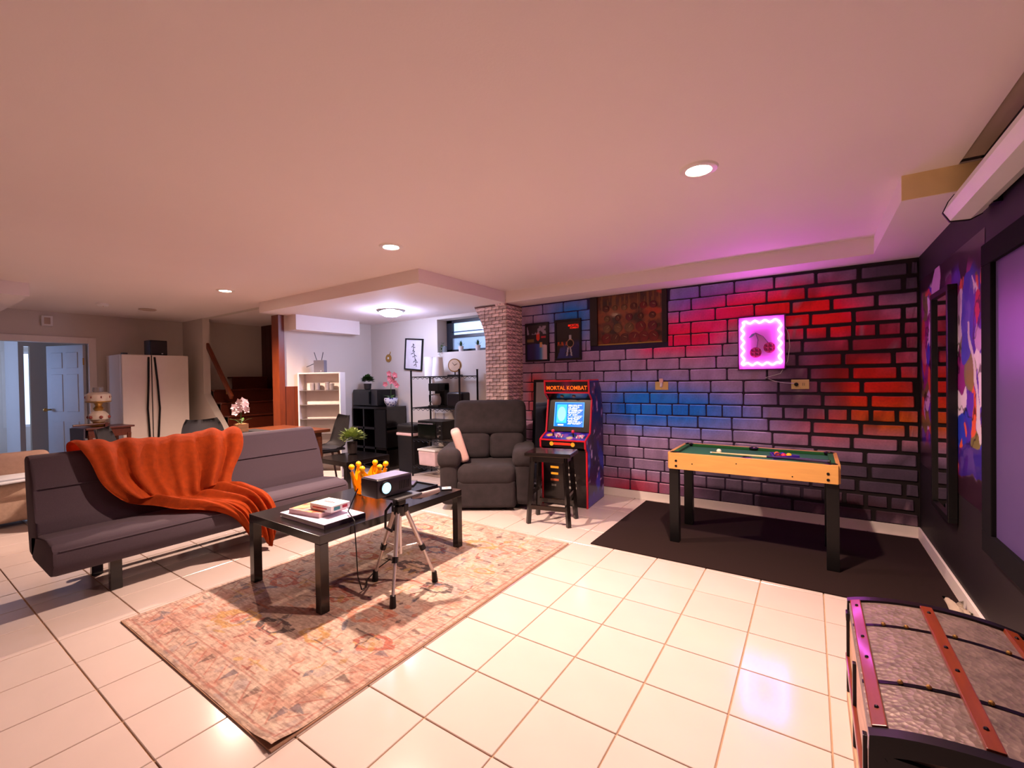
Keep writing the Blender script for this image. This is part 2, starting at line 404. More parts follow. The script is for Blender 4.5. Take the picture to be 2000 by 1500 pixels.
# ---- other walls --------------------------------------------------------
wr = struct('wall_right', B().b2(XR, XR+.12, YF-.1, YB+.1, -.02, ZC+.1), blackwall, label='black painted side wall behind the projection screen')
struct('wall_front', B().b2(XL-.1, XR+.1, YF-.14, YF, -.02, ZC+.1), wallp, label='white wall behind the viewer')
wx0, wx1, wz0, wz1 = -3.17, -2.05, 1.69, 2.16
struct('wall_kitchen', B().b2(-7.2, wx0, YB, YB+.3, -.02, ZS+.15).b2(wx1, -1.74, YB, YB+.3, -.02, ZS+.15).b2(wx0, wx1, YB, YB+.3, -.02, wz0).b2(wx0, wx1, YB, YB+.3, wz1, ZS+.15), wallp, label='white kitchen wall with the basement window')
DY0, DY1, DZ = -1.15, .375, 1.905
struct('wall_left', B().b2(XL-.13, XL, DY1, 1.60, -.02, ZC+.1).b2(XL-.13, XL, YF-.1, DY0, -.02, ZC+.1).b2(XL-.13, XL, DY0, DY1, DZ, ZC+.1), wallp, label='cream far wall with the wide doorway and refrigerator')
struct('trim_7', B().b2(XL, XL+.022, DY1, DY1+.085, 0, DZ+.085, .004).b2(XL, XL+.022, DY0-.085, DY0, 0, DZ+.085, .004).b2(XL, XL+.022, DY0, DY1, DZ, DZ+.085, .004), basebd, label='white casing around the wide doorway')
SX0, SX1 = -6.70, -4.75     # stair opening
struct('wall_stair', B().b2(XL-.1, SX0, 1.55, 1.65, -.02, ZC+.1).prism([(SX0, -.02), (-5.45, -.02), (-5.45, .06), (SX0, 1.135)], 1.55, 1.65, 'y').b2(SX0, SX1, 1.56, 1.65, ZC-.001, 3.3), wallp, label='white wall and sloped knee wall beside the stairs')
struct('wall_stairwell', B().b2(-7.22, -7.10, 1.6, 2.75, -.02, 3.3).b2(-7.2, -4.6, 1.55, 2.75, 3.25, 3.35).b2(XL, -7.1, 1.60, 1.65, ZC, 3.3), wallp, label='dim beige wall at the top of the stairs')
pan = struct('wall_panelled', B().b2(-7.1, -4.75, 2.66, 2.74, -.02, 3.3), darkwood, label='dark stained wood panelling beside the stairs')
for k in range(16):
    obj('plank', B().b2(-7.09+k*.146, -7.09+k*.146+.141, 2.648, 2.662, 0, 3.2, .003), darkwood, pan)
kl = struct('wall_kitchen_side', B().b2(-4.75, -4.62, 1.70, YB+.05, -.02, 3.3), wallp, label='white kitchen side wall above wood wainscot')
for k in range(2):
    obj('plank', B().b2(-4.622, -4.608, 1.705+k*.129, 1.705+k*.129+.125, 0, 1.245, .003), orangewood, kl)
struct('trim_8', B().b2(-4.77, -4.60, 1.62, 1.70, 0, ZS, .004), orangewood, label='orange stained wood post at the foot of the stairs')
# stairs
st = thing('staircase', 'dark red wooden stairs rising behind the sofa', 'stairs', (0, 0, 0))
for k in range(6):
    x = -5.45-k*.235
    obj('riser', B().b2(x-.02, x, 1.66, 2.64, k*.2, k*.2+.175), redwood, st)
    obj('tread', B().b2(x-.25 if k < 5 else -7.09, x+.03, 1.66, 2.64, k*.2+.175, (k+1)*.2, .006), redwood, st)
obj('riser', B().b2(-6.92, -6.90, 2.06, 2.64, 1.2, 1.385), redwood, st)
obj('tread', B().b2(-7.095, -6.88, 2.06, 2.64, 1.385, 1.41, .006), redwood, st)
obj('skirt_board', B().prism([(-5.35, .0), (-5.35, .25), (-6.70, 1.42), (-6.70, 1.16)], 2.62, 2.645, 'y'), orangewood, st)
hr = thing('handrail', 'orange wood handrail on the knee wall of the stairs', 'handrail', (0, 0, 0))
obj('rail', B().box((-6.42, 1.62, 1.60), (1.42, .045, .07), .012, rot=(0, math.radians(46.5), 0)), orangewood, hr)
for x, z in ((-6.72, 1.85), (-6.1, 1.2)): obj('bracket', B().tube([(x, 1.66, z-.06), (x, 1.62, z-.06), (x, 1.62, z)], .008, 6), brass, hr)
# baseboards
struct('baseboard_back', B().b2(-1.73, XR-.002, YB-.014, YB-.002, 0, .085, .003), basebd, label='white baseboard under the brick wall')
struct('baseboard_right', B().b2(XR-.014, XR, .75, YB-.016, 0, .085, .003).b2(XR-.014, XR, YF, .75, 0, .085, .003), basebd, label='white baseboard under the dark right wall')
struct('baseboard_kitchen', B().b2(-4.6, -2.1, YB-.014, YB, 0, .09, .003), basebd, label='white baseboard behind the kitchen shelving')
# brick-clad column
col = struct('column', B().b2(-2.055, -1.735, 2.80, YB, 0, ZS-.005), M('column_mortar', s(120, 84, 74), .9, var=.15, vscale=30), label='column clad in pale faux brick with flared top')
colm = M('faux_brick', s(214, 184, 174), .9, var=.75, vscale=22, bump=.3, bscale=60, objrand=.3, stretch=(1, 1, 2.2))
cb = {}
def colbrick(w_, ax):
    k = (round(w_, 3), ax)
    if k not in cb:
        cb[k] = obj('brick', B().box((0, 0, 0), (w_-.006, .012, .037) if ax == 'x' else (.012, w_-.006, .037), .003, seg=1), colm, col); return cb[k]
    o = cb[k].copy(); COL.objects.link(o); o.parent = col; return o
for r in range(52):
    z = .025+r*.0435
    if z > ZS-.03: break
    def flare(z): return .17*max(0, (z-1.75)/.45)**1.7
    fl = flare(z); x0 = -2.055-fl; x1 = -1.735; ws = [.107, .106, .107] if r % 2 else [.055, .105, .105, .055]
    tot = x1-x0; ws = ws+[fl] if fl > .05 else [q*tot/sum(ws) for q in ws]
    if fl > .05: ws = [fl]+ws[:-1]
    x = x0
    for q in ws: colbrick(q, 'x').location = (x+q/2, 2.796, z); x += q
    y = 2.79
    for q in ([.17, .17] if r % 2 else [.11, .12, .11]): colbrick(q, 'y').location = (-1.731, y+q/2, z); y += q
obj('flared_cap', B().prism([(-2.05, 1.74)]+[(-2.055-.17*max(0, (z-1.75)/.45)**1.7, z) for z in np.linspace(1.75, ZS-.005, 9)]+[(-2.05, ZS-.005)], 2.80, YB, 'y'), MATS['column_mortar'], col)
obj('capstone', B().b2(-1.88, -1.74, 2.77, 2.85, ZS-.03, ZS+.05, .01), colm, col)
# ---- windows ------------------------------------------------------------
win = struct('window_1', B().b2(wx0, wx1, YB+.2, YB+.25, wz0, wz0+.045).b2(wx0, wx1, YB+.2, YB+.25, wz1-.04, wz1).b2(wx0, wx0+.10, YB+.2, YB+.25, wz0, wz1).b2(wx1-.06, wx1, YB+.2, YB+.25, wz0, wz1), M('black_window_frame', s(24, 24, 34), .4), label='black framed basement window above the wire shelf')
obj('sash_rail', B().b2(wx0+.1, wx1-.06, YB+.19, YB+.245, 1.90, 1.945), MATS['black_window_frame'], win)
obj('pane', B().b2(wx0+.1, wx1-.06, YB+.222, YB+.226, 1.945, wz1-.04), paneglass, win)
obj('pane', B().b2(wx0+.1, wx1-.06, YB+.214, YB+.218, wz0+.045, 1.90), M('frosted_pane', (.45, .52, .62), .4, trans=.8, var=0), win)
obj('meeting_bar', B().b2(wx0+.1, wx1-.06, YB+.23, YB+.245, 1.985, 2.0), M('blue_grey_bar', s(70, 84, 130), .5), win)
# ---- bedroom beyond the doorway ----------------------------------------
struct('wall_bedroom', B().b2(-10.9, -10.0, -2.1, -2.0, -.02, 2.3).b2(-9.0, XL-.13, -2.1, -2.0, -.02, 2.3).b2(-10.0, -9.0, -2.1, -2.0, -.02, .8).b2(-10.0, -9.0, -2.1, -2.0, 1.9, 2.3).b2(-10.9, -10.8, -2.1, 1.0, -.02, .55).b2(-10.9, -10.8, -2.1, 1.0, 1.95, 2.3).b2(-10.9, -10.8, -2.1, -.05, .55, 1.95).b2(-10.9, -10.8, .55, 1.0, .55, 1.95).b2(-10.9, XL-.13, .9, 1.0, -.02, 2.3).b2(-10.05, -8.95, -.105, -.046, -.02, 2.3).b2(-9.06, -8.95, .02, .9, -.02, 2.3).b2(-9.06, -8.95, -.046, .02, 1.93, 2.3).b2(-11, XL-.13, -2.1, .95, 2.28, 2.36), wallp, label='pale walls of the bedroom beyond the doorway')
struct('baseboard_bedroom', B().b2(-10.05, -8.95, -.117, -.105, 0, .09), basebd, label='baseboard of the bluish bedroom wall beyond the doorway')
w2 = struct('window_2', B().b2(-10.87, -10.83, -.05, 0, .55, 1.95).b2(-10.87, -10.83, .5, .55, .55, 1.95).b2(-10.87, -10.83, 0, .5, .55, .6).b2(-10.87, -10.83, 0, .5, 1.9, 1.95), whitep, label='bright daylit bedroom window')
obj('pane', B().b2(-10.852, -10.848, 0, .5, .6, 1.9), paneglass, w2)
w3 = struct('window_3', B().b2(-10.0, -9.95, -2.07, -2.03, .8, 1.9).b2(-9.05, -9.0, -2.07, -2.03, .8, 1.9).b2(-9.95, -9.05, -2.07, -2.03, .8, .85).b2(-9.95, -9.05, -2.07, -2.03, 1.85, 1.9), whitep, label='unseen bedroom side window added for the bluish daylight')
obj('pane', B().b2(-9.95, -9.05, -2.052, -2.048, .85, 1.85), paneglass, w3)
# six panel door, hinged at the right jamb
dr = struct('door_1', B().b2(-.74, 0, -.02, .02, .012, DZ-.012, .003), M('blue_white_door_paint', s(206, 210, 214), .5, var=.02), label='white six panel door standing ajar in the doorway')
dr.location = (XL-.06, DY1-.03, 0); dr.rotation_euler = (0, 0, math.radians(20))
for (a, c) in ((.10, .33), (.41, .64)):
    for (z0, z1) in ((1.56, 1.79), (.92, 1.47), (.2, .78)):
        obj('panel', B().b2(-c, -a, .018, .027, z0, z1, .006).b2(-c, -a, -.027, -.018, z0, z1, .006), MATS['blue_white_door_paint'], dr)
obj('knob', B().cyl((-.67, -.02, .95), (-.67, -.07, .95), .012).ball((-.67, -.085, .95), .028).cyl((-.67, .02, .95), (-.67, .07, .95), .012).ball((-.67, .085, .95), .028), brass, dr, 40)
obj('hinge', B().cyl((.008, -.02, 1.6), (.008, -.02, 1.7), .008, n=8), brass, dr); obj('hinge', B().cyl((.008, -.02, .25), (.008, -.02, .35), .008, n=8), brass, dr)

# ================================================================== LAMPS
def can(x, y, label, k=1.0):
    t = thing('recessed_downlight', label, 'ceiling light', (x, y, ZC), group='recessed downlights')
    obj('trim_ring', B().lathe([(.055, -.003), (.062, -.010), (.085, -.008), (.092, 0), (.055, 0)], 28), whiteenamel, t, 40)
    obj('bulb', B().lathe([(.056, -.002), (.05, -.006), (.03, -.011), (0.0005, -.013)], 20), lampglow, t, 40)
    ld = bpy.data.lights.new('downlight_beam', 'SPOT'); ld.energy = CAN_W*k; ld.color = WARM; ld.spot_size = math.radians(142); ld.spot_blend = 1.0; ld.shadow_soft_size = .035
    lo = bpy.data.objects.new('downlight_beam', ld); COL.objects.link(lo); lo.parent = t; lo.location = (0, 0, -.03)
    return t
can(.79, .836, 'recessed ceiling lamp nearest the brick wall soffit, largest in view', 1.0)
can(-1.41, .783, 'recessed ceiling lamp above the coffee table, middle of the row', 1.45)
can(-4.12, .782, 'recessed ceiling lamp above the dining table, farthest of the row', 1.7)
kt = thing('flush_ceiling_lamp', 'round cool white flush lamp on the lowered kitchen ceiling', 'ceiling light', (-3.2, 2.32, ZS))
obj('base_plate', B().lathe([(.17, 0), (.175, -.012), (.15, -.022), (.02, -.022)], 28), chrome, kt, 40)
obj('diffuser', B().lathe([(.145, -.02), (.13, -.05), (.08, -.075), (.0005, -.085)], 24), coolglow, kt, 40)
ld = bpy.data.lights.new('lamp_light', 'POINT'); ld.energy = 9.5; ld.color = (.56, .60, 1); ld.shadow_soft_size = .08
lo = bpy.data.objects.new('lamp_light', ld); COL.objects.link(lo); lo.parent = kt; lo.location = (0, 0, -.16)
sd = thing('smoke_detector', 'small round white smoke detector on the far ceiling', 'detector', (-6.15, .235, ZC))
obj('body', B().lathe([(.06, 0), (.06, -.02), (.045, -.035), (.0005, -.037)], 20), whitep, sd, 40); obj('led', B().ball((.03, 0, -.036), .005, 6), M('red_led', (.6, .05, .03), .3), sd)
vt = thing('ceiling_vent', 'round pale ceiling vent above the refrigerator', 'vent', (-6.27, .73, ZC))
obj('rim', B().lathe([(.09, 0), (.10, -.006), (.085, -.014), (.08, 0)], 24), greyp, vt, 40)
for r in (.03, .055): obj('ring', B().lathe([(r, 0), (r+.012, -.012), (r+.016, 0)], 20), greyp, vt, 40)

# ================================================================== RUGS
def rugcol(U, V):
    W, H = 1.565, 2.30; x = U*W; y = V*H
    n = vnoise(x, y, 9, 31, 4); n2 = vnoise(x, y, 2.2, 32, 3)
    base = np.array(s(206, 176, 154)); c = np.ones(U.shape+(3,))*base
    c = mixc(c, sm(.5, .75, n2)*.55, s(214, 184, 150)); c = mixc(c, sm(.5, .3, n2)*.45, s(198, 150, 132))
    c = mixc(c, sm(.60, .68, n)*.45, s(196, 108, 78)); c = mixc(c, sm(.36, .30, n)*.45, s(150, 140, 148))
    bx = np.minimum(x, W-x); by = np.minimum(y, H-y); bd = np.minimum(bx, by)
    c = mixc(c, ((bd > .025) & (bd < .035))*.6, s(176, 84, 66)); c = mixc(c, ((bd > .15) & (bd < .158))*.6, s(170, 96, 78)); c = mixc(c, (bd < .012)*.7, s(186, 148, 120))
    al = np.where(by < bx, x, y); ph = (al/.105) % 1; idx = np.floor(al/.105).astype(int) % 4
    inb = (bd > .045) & (bd < .14); tri = np.abs(ph-.5) < (bd-.06)/.09*.28
    pal = [s(196, 92, 52), s(84, 88, 112), s(206, 142, 74), s(70, 52, 56)]
    for k in range(4): c = mixc(c, (inb & tri & (idx == k) & (n > .40))*(.62 if k in (1, 3) else .35), pal[k])
    c = mixc(c, (inb & (np.abs(((al+bd)/.105) % 1-.05) < .05))*.6, s(190, 84, 60))
    r2 = np.random.default_rng(5); cols = [s(190, 82, 50), s(196, 140, 50), s(74, 62, 68), s(96, 104, 132), s(210, 120, 80), s(150, 60, 56), s(206, 160, 70)]
    def ell(cx, cy, a, b_, rot, col, ring=None, k=.8):
        nonlocal c
        X = (x-cx)*math.cos(rot)+(y-cy)*math.sin(rot); Y = -(x-cx)*math.sin(rot)+(y-cy)*math.cos(rot); d = np.sqrt((X/a)**2+(Y/b_)**2)
        d = d + (n-.5)*.9+(vnoise(x, y, 30, 77, 2)-.5)*.5
        c = mixc(c, ((d < 1) & ((d > ring) if ring else True))*k, col)
    for cx, cy, col, q in ((.5, .35, cols[1], .13), (.78, .42, cols[2], .10), (1.03, .5, cols[1], .09), (.28, .75, cols[0], .11), (.75, .82, cols[0], .12), (1.12, .78, cols[4], .13), (1.35, .62, cols[0], .10), (.4, 1.3, cols[0], .11), (.85, 1.35, cols[2], .13), (1.2, 1.2, cols[2], .09), (1.3, 1.55, cols[1], .07), (.5, 1.8, cols[4], .11), (1.0, 1.92, cols[1], .12), (.75, 1.65, cols[3], .1), (1.25, 1.98, cols[4], .1), (.3, 1.98, cols[0], .1)):
        a = r2.random()*.6+.4
        ell(cx, cy, q*.62, q*1.1, 1.57+.2*a, col, .60, .9); ell(cx, cy, q*.25, q*.55, 1.57, cols[int(r2.integers(7))], None, .4)
    for _ in range(240):
        cx, cy = r2.uniform(.17, W-.17), r2.uniform(.17, H-.17); col = cols[int(r2.integers(7))]; m = int(r2.integers(4))
        if m == 0: ell(cx, cy, r2.uniform(.008, .02), r2.uniform(.02, .05), r2.uniform(0, 3), col, None, .75)
        elif m == 1: c = mixc(c, ((np.abs(x-cx-.006*np.sin((y-cy)*90)) < .005) & (np.abs(y-cy) < r2.uniform(.03, .09)))*.75, col)
        elif m == 2: c = mixc(c, ((np.abs(y-cy) < .005) & (np.abs(x-cx) < r2.uniform(.03, .10)))*.75, col)
        else: c = mixc(c, ((np.abs(x-cx)+np.abs(y-cy)*.7 < r2.uniform(.012, .03)))*.75, col)
    g_ = c.mean(-1, keepdims=True); c = (c*.74+.26*g_*np.array((1.06, .99, .95)))*.93
    lines = vnoise(x*3.2, y*30, 5, 41, 2); c = mixc(c, sm(.57, .66, lines)*.36, s(112, 76, 72)); l2 = vnoise(x*4+7, y*34, 5, 43, 2); c = mixc(c, sm(.60, .68, l2)*.30, s(226, 198, 176))
    c = c*(0.66+.50*vnoise(x, y, 70, 51, 2))[..., None]*.92
    return c
def rugpos(U, V):
    x = RUG[0]+U*1.565; y = RUG[2]+V*2.30
    bump_ = .02*np.exp(-(((U-1)/.06)**2+((V-0)/.035)**2)); z = .010+bump_+.001*np.sin(x*14)
    return np.stack([x, y, z], -1)
rug = thing('area_rug', 'faded multicolour oriental rug with terracotta medallions under the coffee table', 'rug', (0, 0, 0))
cgrid('pile', rugpos, 420, 620, rugcol, vrug, rug)
obj('backing', B().b2(RUG[0]-.004, RUG[1]+.004, RUG[2]-.004, RUG[3]+.004, .001, .0085, .002), M('rug_binding', s(170, 132, 108), .95, var=.1, vscale=60), rug)
tag(obj('carpet_mat', B().b2(MAT[0], MAT[1], MAT[2], MAT[3], .001, .010, .003), carpetm), 'dark charcoal carpet mat under the pool table', 'mat')

# ================================================================== FUTON + THROW
SY0, SY1 = -.925, 1.02
sf = thing('futon_sofa', 'charcoal grey armless futon sofa with an orange throw over its back', 'sofa', (-2.65, .05, 0))
def SB(x0, x1, y0, y1, z0, z1, bev, seg=4): return B().b2(x0+2.65, x1+2.65, y0-.05, y1-.05, z0, z1, bev, seg)
seat_prof = [(-2.86, .235), (-2.83, .205), (-2.40, .195), (-2.345, .21), (-2.315, .27), (-2.32, .355), (-2.36, .385), (-2.5, .395), (-2.8, .375), (-2.86, .36)]
obj('seat', B().prism([(a+2.65, c) for a, c in seat_prof], SY0-.05, SY1-.05, 'y', .022), sofa_f, sf, 50)
back_prof = [(-2.80, .225), (-2.715, .33), (-2.70, .38), (-2.715, .46), (-2.775, .64), (-2.855, .825), (-2.875, .848), (-2.91, .858), (-2.985, .852), (-3.005, .83), (-2.965, .62), (-2.935, .40), (-2.925, .25), (-2.90, .225)]
obj('backrest', B().prism([(a+2.65, c) for a, c in back_prof], SY0-.05, SY1-.05, 'y', .022), sofa_f, sf, 50)
obj('seat_seam', B().tube([(-2.32+2.65, y-.05, .352) for y in (SY0+.03, SY1-.03)], .004, 6), sofa_f, sf)
obj('backrest_seam', B().tube([(-2.772+2.65, y-.05, .655) for y in (SY0+.03, SY1-.03)], .005, 6), sofa_f, sf)
for y in (-.62, .75):
    for x in (-2.45, -2.85): obj('leg', B().b2(x+2.65-.022, x+2.65+.022, y-.05-.03, y-.05+.03, 0, .22, .004), blackbrown, sf)
obj('stretcher', B().b2(-.30, -.26, -.72, .75, .12, .15), blackmetal, sf)
# throw: rows follow the sofa profile
path = [(-3.035, .60), (-3.055, .74), (-3.035, .85), (-2.99, .878), (-2.91, .884), (-2.855, .86), (-2.80, .76), (-2.745, .62), (-2.70, .50), (-2.665, .425), (-2.60, .412), (-2.5, .42), (-2.40, .412), (-2.33, .396), (-2.295, .35), (-2.285, .26), (-2.275, .16), (-2.27, .07)]
left = [-.66, -.70, -.71, -.71, -.71, -.71, -.67, -.61, -.54, -.46, -.40, -.34, -.25, -.15, -.04, .04, .10, .17]
right = [.36, .36, .36, .355, .35, .345, .30, .22, .17, .15, .19, .24, .27, .29, .31, .31, .30, .27]
pa = np.array(path); sl = np.r_[0, np.cumsum(np.hypot(*np.diff(pa, axis=0).T))]; S_ = np.linspace(0, sl[-1], 110)
px_, pz_, ql, qr = (np.interp(S_, sl, v) for v in (pa[:, 0], pa[:, 1], left, right))
k5 = np.ones(7)/7; smo = lambda v: np.convolve(np.pad(v, 3, 'edge'), k5, 'valid'); px_, pz_, ql, qr = map(smo, (px_, pz_, ql, qr))
tx, tz = np.gradient(px_), np.gradient(pz_); ln = np.hypot(tx, tz); nx_, nz_ = -tz/ln, tx/ln
rows = []; NC = 90
for i in range(len(S_)):
    v = S_[i]/sl[-1]; u = np.linspace(0, 1, NC); y = ql[i]+(qr[i]-ql[i])*u
    amp = .016+.040*sm(.16, .40, np.array(v))*(1-.35*sm(.6, .9, np.array(v))); comp = 1
    ph = 30*u**1.1+1.5*np.sin(v*3.2+u*4)+2.2*(u-.5)*v
    d = amp*(1.5*np.abs(np.sin(ph*.5))**.8*(.55+.45*np.sin(u*8.3+1))-.25+.22*np.sin(u*47+v*6))+.010*(vnoise(u*2, np.full_like(u, v*2), 3, 71, 2))+.012*np.exp(-((u-.02)/.03)**2)+.012*np.exp(-((u-.98)/.03)**2)
    # broad gathered rolls where it slides onto the seat
    d = d+.022*np.exp(-((v-.56)/.10)**2)*(.6+.4*np.sin(u*9+v*30))+.02*np.exp(-((v-.63)/.04)**2)*sm(.1, .4, u)
    d = np.maximum(d, .0)+.012
    jag = .05*np.sin(u*7)*sm(.93, 1, np.array(v))
    y = y+.012*np.sin(v*24+u*5)
    rows.append([(px_[i]-nx_[i]*d[j]*-1 if False else px_[i]+nx_[i]*-d[j]*-1, y[j], pz_[i]+nz_[i]*d[j]+jag[j]) for j in range(NC)])
# make sure the offset points outwards (up over the top row)
mid = len(rows)//4
thr = obj('throw_blanket', B().strip(rows, .012), orange_f, None, 60)
tag(thr, 'rumpled orange plush throw draped over the charcoal sofa', 'blanket')

# ================================================================== COFFEE TABLES
def lack(name, label, x0, x1, y0, y1, h=.45, leg=.052):
    t = thing(name, label, 'table', ((x0+x1)/2, (y0+y1)/2, 0)); a, c = (x1-x0)/2, (y1-y0)/2
    obj('top', B().b2(-a, a, -c, c, h-.05, h, .0025), blackbrown, t)
    for sx in (-1, 1):
        for sy in (-1, 1): obj('leg', B().b2(sx*(a-leg), sx*a, sy*(c-leg), sy*c, .011 if name == 'coffee_table' else 0, h-.05, .002), blackbrown, t)
    if name == 'coffee_table': obj('lower_shelf_rail', B().b2(-a+.01, -a+.03, -c+leg, c-leg, h-.07, h-.05), blackbrown, t)
    return t
lack('coffee_table', 'long black-brown coffee table standing on the rug', -1.79, -1.005, -.112, 1.085)
lack('side_table', 'low black square side table with a bushy potted plant', -3.37, -2.80, 1.34, 1.91)
ZT = .45
# books and game box
bk = thing('large_book', 'large flat white hardback lying lowest in the coffee table pile', 'book', (-1.315, .105, ZT), 0)
obj('pages', B().b2(-.235, .235, -.135, .135, .004, .022), paper, bk); obj('cover', B().b2(-.24, .24, -.14, .14, .022, .027, .001).b2(-.24, .24, -.14, .14, 0, .004, .001), M('lilac_cover', s(216, 208, 236), .3, var=.03), bk)
obj('spine', B().b2(.233, .241, -.14, .14, 0, .027), M('dark_spine', s(40, 28, 44), .4), bk)
bk2 = thing('art_book', 'pink paperback with a red and orange cover in the coffee table pile', 'book', (-1.37, .11, ZT+.027), math.radians(8))
obj('pages', B().b2(-.135, .135, -.105, .105, .002, .026), M('pink_pages', s(228, 196, 196), .8), bk2)
def covc(U, V):
    n = vnoise(U*1.3, V, 3.5, 61, 3); c = np.ones(U.shape+(3,))*np.array(s(216, 160, 140))
    c = mixc(c, sm(.45, .55, n), s(206, 90, 60)); c = mixc(c, sm(.6, .66, n), s(226, 190, 130)); c = mixc(c, sm(.40, .34, n), s(120, 130, 160)); return c
cgrid('cover', flat((-.136, -.106, .0275), (.272, 0, 0), (0, .212, 0)), 40, 30, covc, vprint, bk2)
obj('back_cover', B().b2(-.136, .136, -.106, .106, 0, .002), M('pink_cover', s(220, 180, 180), .5), bk2)
gb = thing('card_game_box', 'small white game box with red print on top of the books', 'box', (-1.27, .13, ZT+.055), math.radians(4))
obj('tray', B().b2(-.098, .098, -.068, .068, 0, .036, .002), whitep, gb); obj('lid', B().b2(-.1, .1, -.07, .07, .006, .04, .002), paper, gb)
redink = M('red_ink', s(196, 60, 80), .6); teal = M('teal_ink', s(70, 150, 160), .6)
for i in range(5): obj('print_mark', B().b2(-.05+i*.02, -.036+i*.02, -.012, .012, .0401, .0406), redink, gb)
obj('side_print', B().b2(.1001, .1006, -.05, -.005, .01, .03), teal, gb); obj('side_print', B().b2(.1001, .1006, .012, .05, .012, .03), redink, gb)
for y in (-.06, .06): obj('side_print', B().b2(-.075, .06, -.0706, -.0701, .016, .024), redink, gb) if y < 0 else None
# crown
cr = thing('golden_crown', 'golden yellow crown ornament with ball tipped points on the coffee table', 'ornament', (-1.565, .66, ZT))
ring = []
NR = 72
for k, zf in enumerate((0, .03, .07, .11, 1)):
    R_ = .085+.055*(zf if zf < 1 else .22)/.2*.75; rw = []
    for j in range(NR+1):
        a = 2*PI*j/NR; pk = abs(math.cos(3*a))**.9; zz = zf if zf < 1 else .105+.085*pk; R2 = .088+.20*zz; wv = .004*math.sin(a*18)
        rw.append(((R2+wv)*math.cos(a), (R2+wv)*math.sin(a), zz))
    ring.append(rw)
obj('band', B().strip(ring, .006), goldp, cr, 50)
for j in range(6):
    a = PI/3*j; R2 = .088+.20*.19
    obj('ball_tip', B().ball((R2*math.cos(a), R2*math.sin(a), .205), .022, 12), goldp, cr, 60)
    obj('swirl', B().tube([((.093+.2*z)*math.cos(a+d), (.093+.2*z)*math.sin(a+d), z) for z, d in ((.02, -.2), (.05, .12), (.09, -.1), (.13, .08), (.17, 0))], .012, 6), goldp, cr, 60)
obj('base_plate', B().lathe([(.07, 0), (.092, .002), (.09, .008), (.0005, .008)], 24), goldp, cr, 40)
# tray, remotes, coasters
tr = thing('serving_tray', 'flat black tray at the far end of the coffee table', 'tray', (-1.42, .93, ZT), 0)
obj('plate', B().b2(-.16, .19, -.17, .13, 0, .006), blackplastic, tr)
for q in ((-.16, .19, -.17, -.158), (-.16, .19, .118, .13), (-.16, -.148, -.17, .13), (.178, .19, -.17, .13)): obj('rim', B().b2(*q, .006, .018, .002), blackplastic, tr)
rmm = thing('remote_control', 'slim dark remote lying on the black tray', 'remote', (-1.44, .985, ZT+.007), math.radians(35))
obj('body', B().b2(-.025, .025, -.08, .08, 0, .016, .005), darkgrey, rmm, 50)
for i in range(5):
    for j in (-1, 0, 1): obj('button', B().b2(j*.014-.004, j*.014+.004, -.06+i*.024-.004, -.06+i*.024+.004, .016, .018), M('lilac_button', s(150, 140, 200), .4), rmm)
for i, (x, y, lab, cl) in enumerate(((-1.145, .765, 'dark slate coaster with a pale emblem nearest the projector', s(150, 140, 140)), (-1.13, .905, 'dark coaster with a yellow face, middle of three', s(220, 190, 90)), (-1.115, 1.035, 'white faced coaster at the table end', s(238, 226, 226)))):
    t = thing('drink_coaster', lab, 'coaster', (x, y, ZT), math.radians(20+i*12), 'coasters on the coffee table')
    obj('base', B().b2(-.042, .042, -.042, .042, 0, .008, .003), blackplastic, t); obj('face', B().b2(-.034, .034, -.034, .034, .008, .0095, .001), M('coaster_face_%d' % i, cl, .5, var=.2, vscale=40), t)
    obj('emblem', B().lathe([(.014, .0095), (.014, .0102), (.0005, .0102)], 12), M('coaster_emblem', s(120, 90, 80), .6), t)
# ================================================================== TRIPOD + PROJECTOR
tp = thing('camera_tripod', 'silver aluminium tripod holding the projector beside the coffee table', 'tripod', (-.865, .335, .0135))
feet = [(.13, -.175), (-.225, -.01), (.105, .185)]
obj('centre_column', B().cyl((0, 0, .22), (0, 0, .55), .012, n=12), alu, tp, 40); obj('collar', B().lathe([(.028, .46), (.034, .47), (.034, .515), (.02, .525)], 16), blackplastic, tp, 40)
for fx, fy in feet:
    top = Vector((fx*.16, fy*.16, .50)); ft = Vector((fx, fy, .05)); mid = top.lerp(ft, .58)
    lg = obj('leg', B().cyl(top, mid, .0135, n=8), alu, tp, 40)
    obj('lower_tube', B().cyl(mid, ft, .0095, n=8), alu, lg, 40); obj('leg_clamp', B().cyl(top.lerp(ft, .55), top.lerp(ft, .62), .019, n=8), blackplastic, lg)
    obj('rubber_foot', B().cyl(ft+Vector((0, 0, .015)), (fx*1.02, fy*1.02, 0), .016, .02, n=10), blackplastic, lg); obj('hinge_block', B().box(top, (.034, .034, .05), .006), blackplastic, lg)
    obj('brace', B().cyl((0, 0, .26), top.lerp(ft, .52), .005, n=6), alu, tp)
obj('pan_head', B().b2(-.03, .03, -.03, .03, .525, .578, .008).cyl((0, -.04, .55), (0, .04, .55), .014), blackplastic, tp)
obj('top_plate', B().b2(-.12, .10, -.10, .10, .578, .59, .004), darkgrey, tp)
obj('pan_handle', B().tube([(.05, .06, .565), (.11, .13, .575), (.15, .20, .59)], [.016, .02, .014], 10), M('grey_grip', s(120, 104, 108), .5), tp, 60)
obj('crank', B().tube([(-.02, -.04, .54), (-.03, -.08, .50), (-.03, -.085, .40), (-.01, -.05, .37)], .008, 8), blackplastic, tp)
pj = thing('projector', 'black box projector with a glowing blue-white lens on the tripod', 'projector', (-.945, .29, .606), math.radians(-3))
obj('case', B().b2(-.055, .105, -.13, .13, .006, .115, .010, 3), M('projector_shell', s(28, 22, 34), .3, var=.04), pj, 50)
